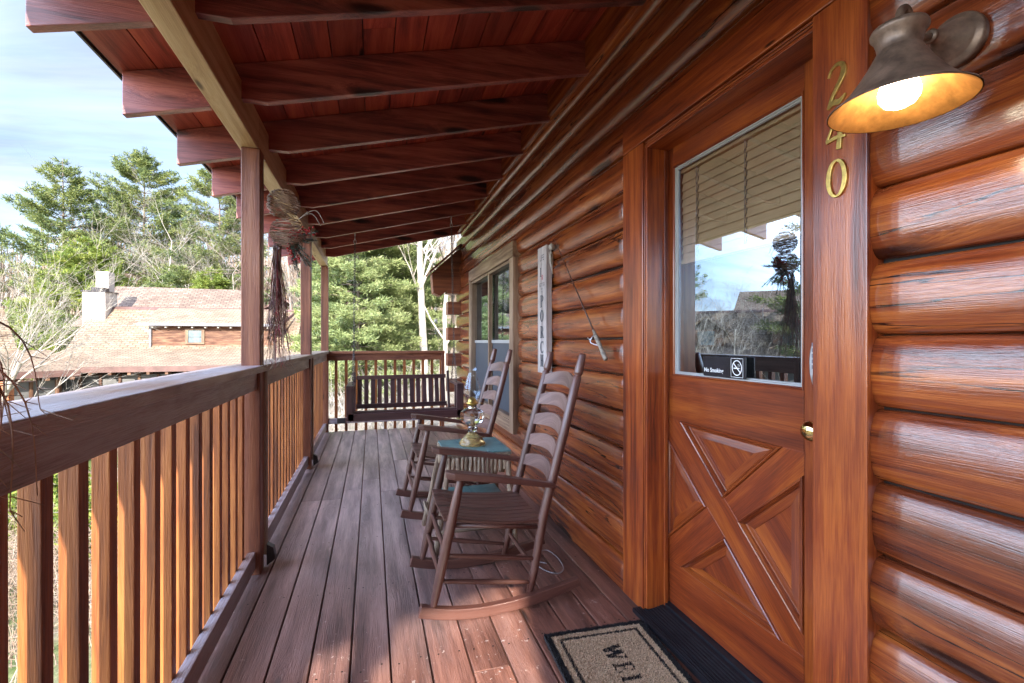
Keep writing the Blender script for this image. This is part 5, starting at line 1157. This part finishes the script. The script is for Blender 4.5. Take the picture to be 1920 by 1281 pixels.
# ------------------------------------------------------------------ shrubs and brush
def shrub(label, x, y, rx, rz, mat, seed, n=2600, bl=.10, bw=.022, group=None):
    global RS
    RS = np.random.default_rng(seed); z0 = gz(x, y); root = thing('shrub', label, 'shrub', (x, y, z0), group)
    c_ = RS.normal(0, 1, (26, 3)); c_ /= np.linalg.norm(c_, axis=1)[:, None]; c_ *= RS.uniform(.3, .85, (26, 1)); ci = RS.integers(0, 26, n)
    P0 = c_[ci]+RS.normal(0, .17, (n, 3)); P0[:, 2] = np.abs(P0[:, 2]+.25); P0 *= np.array([rx, rx, rz]); D = RS.normal(0, 1, (n, 3)); D[:, 2] += .5; D /= np.linalg.norm(D, axis=1)[:, None]
    V, Fc = quads_along(P0, P0+D*(bl*RS.uniform(.6, 1.3, n))[:, None], np.full(n, bw)); fastmesh('foliage', V, [Fc], mat, root)
    segs = [(np.array([[0, 0, 0], list(np.array(c)*np.array([rx, rx, rz])*.5+[0, 0, rz*.2]), list(np.array(c)*np.array([rx, rx, rz])*np.array([1, 1, 1])+[0, 0, .2])]), [.02, .012, .005]) for c in c_[:14]]
    V, Fc = tubes_np(segs, 4); fastmesh('stem', V, [Fc], M['barkg'], root)
for i, (px, zc, rx, rz, mt_, lb) in enumerate(((20, 10.5, 1.5, 1.5, 'shrub', 'yellow green shrub seen through the nearest balusters at the left edge'), (110, 11.5, 1.2, 1.1, 'shrub', 'shrub seen between the first two balusters'), (185, 10, 1.1, .9, 'cedar', 'low shrub behind the second baluster gap'), (-60, 13, 1.7, 1.6, 'hemlock', 'dark shrub at the far left below the rail'), (250, 9.5, 1.2, .9, 'shrub', 'low bright shrub behind the fourth baluster gap'))):
    x, y = put(px, zc); shrub(lb, x, y, rx, rz, F[mt_], 90+i, n=5200 if mt_ != 'hemlock' else 4200)
def brush(name, spots_, n, seed, lo=.4, hi=1.6, mat='brush', rad=.006):
    rg = np.random.default_rng(seed); segs = []
    for k in range(n):
        x0, y0, sx, sy = spots_[rg.integers(0, len(spots_))]; x = x0+rg.normal(0, sx); y = y0+rg.normal(0, sy); 
        if -1.2 < x < 6 and y < 7.4: continue
        z = gz(x, y); L_ = rg.uniform(lo, hi); a_ = rg.uniform(0, 2*math.pi); bend = rg.uniform(.2, 1.1)
        p = np.array([x, y, z-.03]); t_ = np.linspace(0, 1, 5); pts = p[None, :]+np.stack([math.cos(a_)*bend*L_*t_**1.6, math.sin(a_)*bend*L_*t_**1.6, L_*(t_-.35*bend*t_**2)], 1); segs.append((pts, np.linspace(rad*1.4, rad*.5, 5)))
        for j in range(3):
            q_ = pts[rg.integers(1, 4)]; d_ = rg.normal(0, 1, 3); d_[2] = abs(d_[2]); d_ /= np.linalg.norm(d_); segs.append((np.array([q_, q_+d_*L_*.2, q_+d_*L_*.38+[0, 0, -.04]]), [rad*.8, rad*.6, rad*.3]))
    V, Fc = tubes_np(segs, 3); tag(fastmesh(name, V, [Fc], M[mat]), kind='stuff')
sp = [(*put(px, zc), 1.2, 1.2) for px, zc in ((20, 8), (100, 7.5), (180, 8), (250, 9), (-40, 9), (60, 11), (320, 10))]
brush('bramble_twigs', sp, 1500, 5, .4, 1.3, 'brush', .006)
sp = [(*put(px, zc), 1.6, 1.6) for px, zc in ((600, 13), (660, 12), (720, 13), (780, 12), (830, 13), (810, 16), (850, 14), (640, 16), (760, 16), (870, 18), (560, 18))]
brush('undergrowth', sp, 2000, 6, 1.0, 3.2, 'barkp', .007)
sp = [(*put(px, zc), 4, 4) for px, zc in ((500, 34), (560, 36), (620, 34), (430, 40), (700, 34), (800, 32), (860, 30), (350, 42), (60, 30), (0, 26), (-80, 28))]
brush('woodland_brush', sp, 3600, 7, 1.5, 4.5, 'brush', .015)
# far-off leafless forest on the hill: reads as one mass
rg = np.random.default_rng(77); segs = []
for k in range(1500):
    px, zc = rg.uniform(-200, 1000), rg.uniform(55, 120); x, y = put(px, zc); z = gz(x, y); H = rg.uniform(7, 13); ln = rg.normal(0, .05, 2)
    tp = np.array([[x, y, z], [x+ln[0]*H*.5, y+ln[1]*H*.5, z+H*.5], [x+ln[0]*H, y+ln[1]*H, z+H]]); segs.append((tp, [.16, .1, .02]))
    for j in range(9):
        t_ = rg.uniform(.3, .95); p = tp[0]+(tp[2]-tp[0])*t_; a_ = rg.uniform(0, 6.28); L_ = H*.22*(1.2-t_); d_ = np.array([math.cos(a_)*.7, math.sin(a_)*.7, .8]); segs.append((np.array([p, p+d_*L_*.6, p+d_*L_*1.2+[0, 0, L_*.2]]), [.06, .04, .012]))
V, Fc = tubes_np(segs, 3); tag(fastmesh('distant_forest', V, [Fc], M['brush']), kind='stuff')

# ------------------------------------------------------------------ neighbouring house
def shingle(name, c1, c2, rowh=.14):
    m, N, L, b = newmat(name); A = N.new('ShaderNodeAttribute'); A.attribute_name = 'gc'
    mp_ = N.new('ShaderNodeMapping'); mp_.inputs['Rotation'].default_value = (0, 0, 0); L.new(A.outputs['Vector'], mp_.inputs[0])
    br = N.new('ShaderNodeTexBrick'); br.inputs['Scale'].default_value = 1; br.inputs['Brick Width'].default_value = .34; br.inputs['Row Height'].default_value = rowh; br.inputs['Mortar Size'].default_value = .022; br.inputs['Bias'].default_value = -.1
    br.inputs['Color1'].default_value = (*c1, 1); br.inputs['Color2'].default_value = (*c2, 1); br.inputs['Mortar'].default_value = (c1[0]*.55, c1[1]*.5, c1[2]*.5, 1); L.new(mp_.outputs[0], br.inputs['Vector'])
    n = nd(N, 'ShaderNodeTexNoise', Scale=1.1, Detail=6., Roughness=.7); L.new(A.outputs['Vector'], n.inputs['Vector']); r = ramp(N, [(.3, (.62, .62, .62)), (.7, (1.2, 1.2, 1.2))]); L.new(n.outputs[0], r.inputs[0])
    mu = N.new('ShaderNodeMix'); mu.data_type = 'RGBA'; mu.blend_type = 'MULTIPLY'; mu.inputs[0].default_value = 1; L.new(br.outputs[0], mu.inputs[6]); L.new(r.outputs[0], mu.inputs[7]); L.new(mu.outputs[2], b.inputs['Base Color']); inp(b, 'Roughness', .9); return m
M['shingle'] = shingle('tan shingles', (.27, .20, .14), (.39, .30, .215), .14)
M['shingle_old'] = shingle('older grey tan shingles', (.20, .145, .115), (.30, .225, .18), .14)
M['siding'] = wood('cedar siding', (.07, .03, .02), (.14, .065, .04), (.26, .14, .08), rough=.7, knots=.6, grain=.25, bump=.3, tint=.3)
M['stucco'] = plain('white chimney', (.62, .58, .54), .9, noise=.1, scale=3, bump=.1)
M['fascia'] = plain('brown fascia', (.16, .09, .08), .6, noise=.2, scale=3)
M['metalroof'] = plain('grey drip metal', (.22, .22, .24), .4, .3, noise=.1)
M['hwin'] = plain('pale window', (.16, .22, .25), .2, noise=.3, scale=3)
M['hscreen'] = plain('porch screen', (.16, .16, .16), .7, noise=.25, scale=1.2)
M['terra'] = plain('orange post', (.45, .16, .07), .7, noise=.2)
cS, cC = math.sin(TH), math.cos(TH)
def house(origin_px, origin_z, ang, label, full=True, name='wooden_house', scale=1.):
    """local frame: s along the eave to the right, l up-slope away from us"""
    xo, yo = origin_px
    root = thing(name, label, 'house', (xo, yo, -2.3)); ca, sa = math.cos(ang), math.sin(ang)
    def W(s_, l, z): return Vector((xo+(ca*s_-sa*l)*scale, yo+(sa*s_+ca*l)*scale, z))
    def box(mb, s0, s1, l0, l1, z0, z1, mi=0, rnd=None, axis=0):
        lo = [(s_, l, z) for s_ in (s0, s1) for l in (l0, l1) for z in (z0, z1)]
        mb.add([W(*p) for p in lo], [(0, 1, 3, 2), (4, 6, 7, 5), (0, 4, 5, 1), (2, 3, 7, 6), (0, 2, 6, 4), (1, 5, 7, 3)], [Vector((p[axis], p[2] if axis != 2 else p[0], p[1])) for p in lo], rnd, mi)
    def slab(mb, pts, th_=.12):   # pts: (s,l,z) polygon, grain = (s, slope length)
        n = len(pts); gs = [Vector((p[0], math.hypot(p[1], p[2]), 0)) for p in pts]
        mb.add([W(*p) for p in pts]+[W(p[0], p[1], p[2]-th_) for p in pts], [tuple(range(n)), tuple(range(2*n-1, n-1, -1))]+[(i, n+i, n+(i+1) % n, (i+1) % n) for i in range(n)], gs+gs, .5)
    EZ, BZ, RZ = .04, .83, 3.07; Lr = 10.4; gb = gz(xo, yo)-1.
    b = MB(); n = 5
    for i in range(n):    # flared roof: shallow porch roof running into the steep main roof
        t0, t1 = i/n, (i+1)/n
        f = lambda t_: (3.5*t_, EZ+(BZ-EZ)*(t_*.75+.25*t_*t_))
        slab(b, [(-.1, f(t0)[0], f(t0)[1]), (Lr+1, f(t0)[0], f(t0)[1]), (Lr+1, f(t1)[0], f(t1)[1]), (-.1, f(t1)[0], f(t1)[1])])
    slab(b, [(-.1, 3.5, BZ), (Lr, 3.5, BZ), (Lr, 6, RZ), (-.1, 6, RZ)]); slab(b, [(-.1, 6, RZ), (Lr, 6, RZ), (Lr, 8.6, 1.2), (-.1, 8.6, 1.2)])
    b.build('roof', M['shingle'], root)
    b = MB(); slab(b, [(-2.2, 8.3, 2.2), (6.6, 8.3, 2.2), (5.9, 11, 4.75), (-1.2, 11, 4.75)]); slab(b, [(-1.2, 11, 4.75), (5.9, 11, 4.75), (6.6, 13.8, 2.2), (-2.2, 13.8, 2.2)]); b.build('upper_roof', M['shingle_old'], root)
    b = MB(); slab(b, [(-.15, 5.88, RZ-.06), (Lr+.05, 5.88, RZ-.06), (Lr+.05, 6.02, RZ+.07), (-.15, 6.02, RZ+.07)], .05); b.build('ridge_cap', M['fascia'], root)
    b = MB(); box(b, -.15, Lr+1, -.10, -.0, EZ-.22, EZ+.03); b.build('gutter', M['fascia'], root)
    for i in range(16): b = MB(); box(b, .3+i*.72, .42+i*.72, -.08, .3, EZ-.34, EZ-.23); b.build('rafter_tail', M['siding'], root)
    b = MB(); box(b, .6, Lr, 2.6, 2.7, -2.4, EZ+.3); b.build('wall', M['siding'], root)
    b = MB(); box(b, .5, Lr+.5, .45, .49, -2.2, EZ-.35); b.build('porch_screen', M['hscreen'], root)
    b = MB()
    for i in range(15): box(b, .42+i*.74, .52+i*.74, .36, .44, -2.3, EZ-.34, axis=2)
    box(b, .42, Lr+.5, .355, .435, -1.35, -1.28); box(b, .42, Lr+.5, .35, .449, -2.4, -2.22)
    b.build('porch_post_row', M['siding'], root)
    b = MB(); box(b, .5, Lr+.5, .6, 8, gb, -2.35); b.build('lower_wall', M['siding'], root)
    b = MB(); box(b, .2, Lr, -.9, .6, -2.55, -2.4)
    for i in range(60): box(b, .25+i*.17, .29+i*.17, -.88, -.84, -2.4, -1.75, axis=2)
    box(b, .2, Lr, -.91, -.82, -1.75, -1.68)
    for i in range(5): box(b, .3+i*2.4, .42+i*2.4, -.86, -.74, gb, -2.56, axis=2)
    b.build('deck_and_rail', M['stucco'], root)
    for i in range(3):
        b = MB(); box(b, 2.2+i*3, 3.1+i*3, .55, .59, -4.3, -3.2); b.build('window', M['hwin'], root)
    b = MB(); box(b, 9.4, 10.1, 4.9, 8, -2, 1.6); b.build('gable_wall', M['siding'], root)
    if full:
        # dormer
        dt = 2.16; b = MB()
        for k in range(7): box(b, 3.45, 9.2, 3.66+.002*k, 6, BZ-.05+k*.19, BZ+.135+k*.19, rnd=RS.random())
        dm = b.build('dormer', M['siding'], root)
        b = MB(); slab(b, [(2.95, 3.35, dt-.02), (9.5, 3.35, dt-.02), (9.5, 6.05, RZ+.06), (2.95, 6.05, RZ+.06)], .10); b.build('dormer_roof', M['shingle'], dm)
        b = MB(); box(b, 2.9, 9.55, 3.28, 3.345, dt-.14, dt+.0); b.build('dormer_gutter', M['metalroof'], dm)
        b = MB()
        for i in range(10): box(b, 3.5+i*.6, 3.58+i*.6, 3.40, 3.655, dt-.24, dt-.15)
        b.build('dormer_rafter_tails', M['stucco'], dm)
        b = MB(); box(b, 3.35, 3.45, 3.55, 3.64, BZ-.05, dt-.12, axis=2); b.build('downspout', M['metalroof'], dm)
        b = MB(); box(b, 4.95, 5.85, 3.60, 3.655, 1.06, 1.14); box(b, 4.95, 5.85, 3.60, 3.655, 1.80, 1.89); box(b, 4.95, 5.09, 3.601, 3.654, 1.141, 1.799, axis=2); box(b, 5.71, 5.85, 3.601, 3.654, 1.141, 1.799, axis=2); wf = b.build('window_frame', M['trimpale'], dm)
        b = MB(); box(b, 5.10, 5.70, 3.63, 3.65, 1.45, 1.79); box(b, 5.10, 5.70, 3.63, 3.65, 1.15, 1.42); b.build('window_pane', M['hwin'], wf) if False else b.build('window_pane', M['hwin'], dm)
        # chimneys
        b = MB(); box(b, -.25, .75, 5.2, 6.5, 1.5, 3.85); box(b, -.3, .8, 5.15, 6.55, 3.85, 3.93, 1); ch_ = b.build('chimney', [M['stucco'], M['drip']], root)
        b = MB(); box(b, .0, .5, 5.5, 6.2, 3.94, 4.14); b.build('chimney_cap', M['drip'], ch_)
        b = MB(); box(b, -.75, -.15, 7.6, 8.3, 2.2, 5.25); b.build('chimney', M['stucco'], root)
        b = MB(); b.lathe([(.0, 0), (.09, 0), (.09, .22), (.0, .24)], Matrix.Translation(W(7.9, 5.3, 2.45)), 10); b.build('roof_vent', M['stucco'], root)
        # gable slope at the right end
        b = MB(); slab(b, [(9.3, 3.2, dt-.2), (9.36, 3.2, dt-.2), (10.25, 5.9, RZ+.14), (10.19, 5.9, RZ+.14)], .18); b.build('rake_board', M['fascia'], root)
    else:
        for k in range(2):
            b = MB(); s0 = 2.4+k*4.4; box(b, s0, s0+1.9, 3.6, 6, BZ, 1.9); dm = b.build('dormer', M['siding'], root)
            b = MB(); slab(b, [(s0-.3, 3.3, 1.75), (s0+.95, 3.3, 2.75), (s0+.95, 6.2, 2.75), (s0-.3, 6.2, 1.75)]); slab(b, [(s0+.95, 3.3, 2.75), (s0+2.2, 3.3, 1.75), (s0+2.2, 6.2, 1.75), (s0+.95, 6.2, 2.75)]); b.build('dormer_roof', M['shingle'], dm)
            b = MB(); box(b, s0+.5, s0+1.4, 3.55, 3.59, 1.0, 1.8); b.build('window_pane', M['hwin'], dm)
        b = MB(); box(b, 9.0, 9.8, 5.2, 6.3, 1.5, 4.0); b.build('chimney', M['stucco'], root)
    return root
A_xy = camxy(35, 20.0)
ang_ = math.atan2(2.5*1.0, 8.1)-TH
house(A_xy, 0, ang_, 'neighbouring wooden house with tan shingle roof, dormer and white chimneys')
a2 = R(52); ox, oy = -math.sin(a2)*25, math.cos(a2)*25
house((ox, oy), 0, R(42), 'second shingled house left of the picture, mirrored in the door glass', full=False)
# small cabin up the hill seen between the posts
xh, yh = camxy(528, 42); zb_ = zfor(655, 42)
root = thing('hill_cabin', 'small far cabin on the hill seen between the porch posts', 'house', (xh, yh, zb_))
b = MB(); b.box((xh-2, yh, gz(xh, yh)-1), (xh+2.4, yh+4, zfor(588, 42))); b.build('wall', M['siding'], root)
b = MB(); zt_ = zfor(560, 42); z1_ = zfor(590, 42)
b.prism([(xh-2.6, z1_), (xh+.2, zt_), (xh+3, z1_), (xh+3, z1_-.2), (xh+.2, zt_-.2), (xh-2.6, z1_-.2)], yh-.5, yh+4.5, 'xz'); b.build('roof', M['fascia'], root)
b = MB(); b.box((xh+.3, yh-.05, zfor(600, 42)-.4), (xh+1.2, yh-.01, zfor(600, 42)+.5)); b.build('window', M['hwin'], root)
# overhead wires at the left
for (y0_, y1_) in ((500, 522), (512, 545)):
    p0 = Vector((*camxy(-60, 24), zfor(y0_-16, 24))); p1 = Vector((*camxy(105, 36), zfor(y1_+10, 36))); b = MB(); b.tube([p0.lerp(p1, t_/10)-Vector((0, 0, .5*math.sin(math.pi*t_/10))) for t_ in range(11)], .018, 4)
    tag(b.build('overhead_wire', M['drip']), 'upper overhead wire crossing the sky at the left edge' if y0_ == 500 else 'lower overhead wire crossing the sky at the left edge', 'wire')
# orange post beside the leaning bare tree
x, y = camxy(12, 14); b = MB(); b.box((x-.12, y-.12, gz(x, y)-.1), (x+.12, y+.12, zfor(716, 14))); tag(b.build('garden_post', M['terra'], bevel=.01), 'orange brown square post standing at the left edge beside the bare tree', 'post')
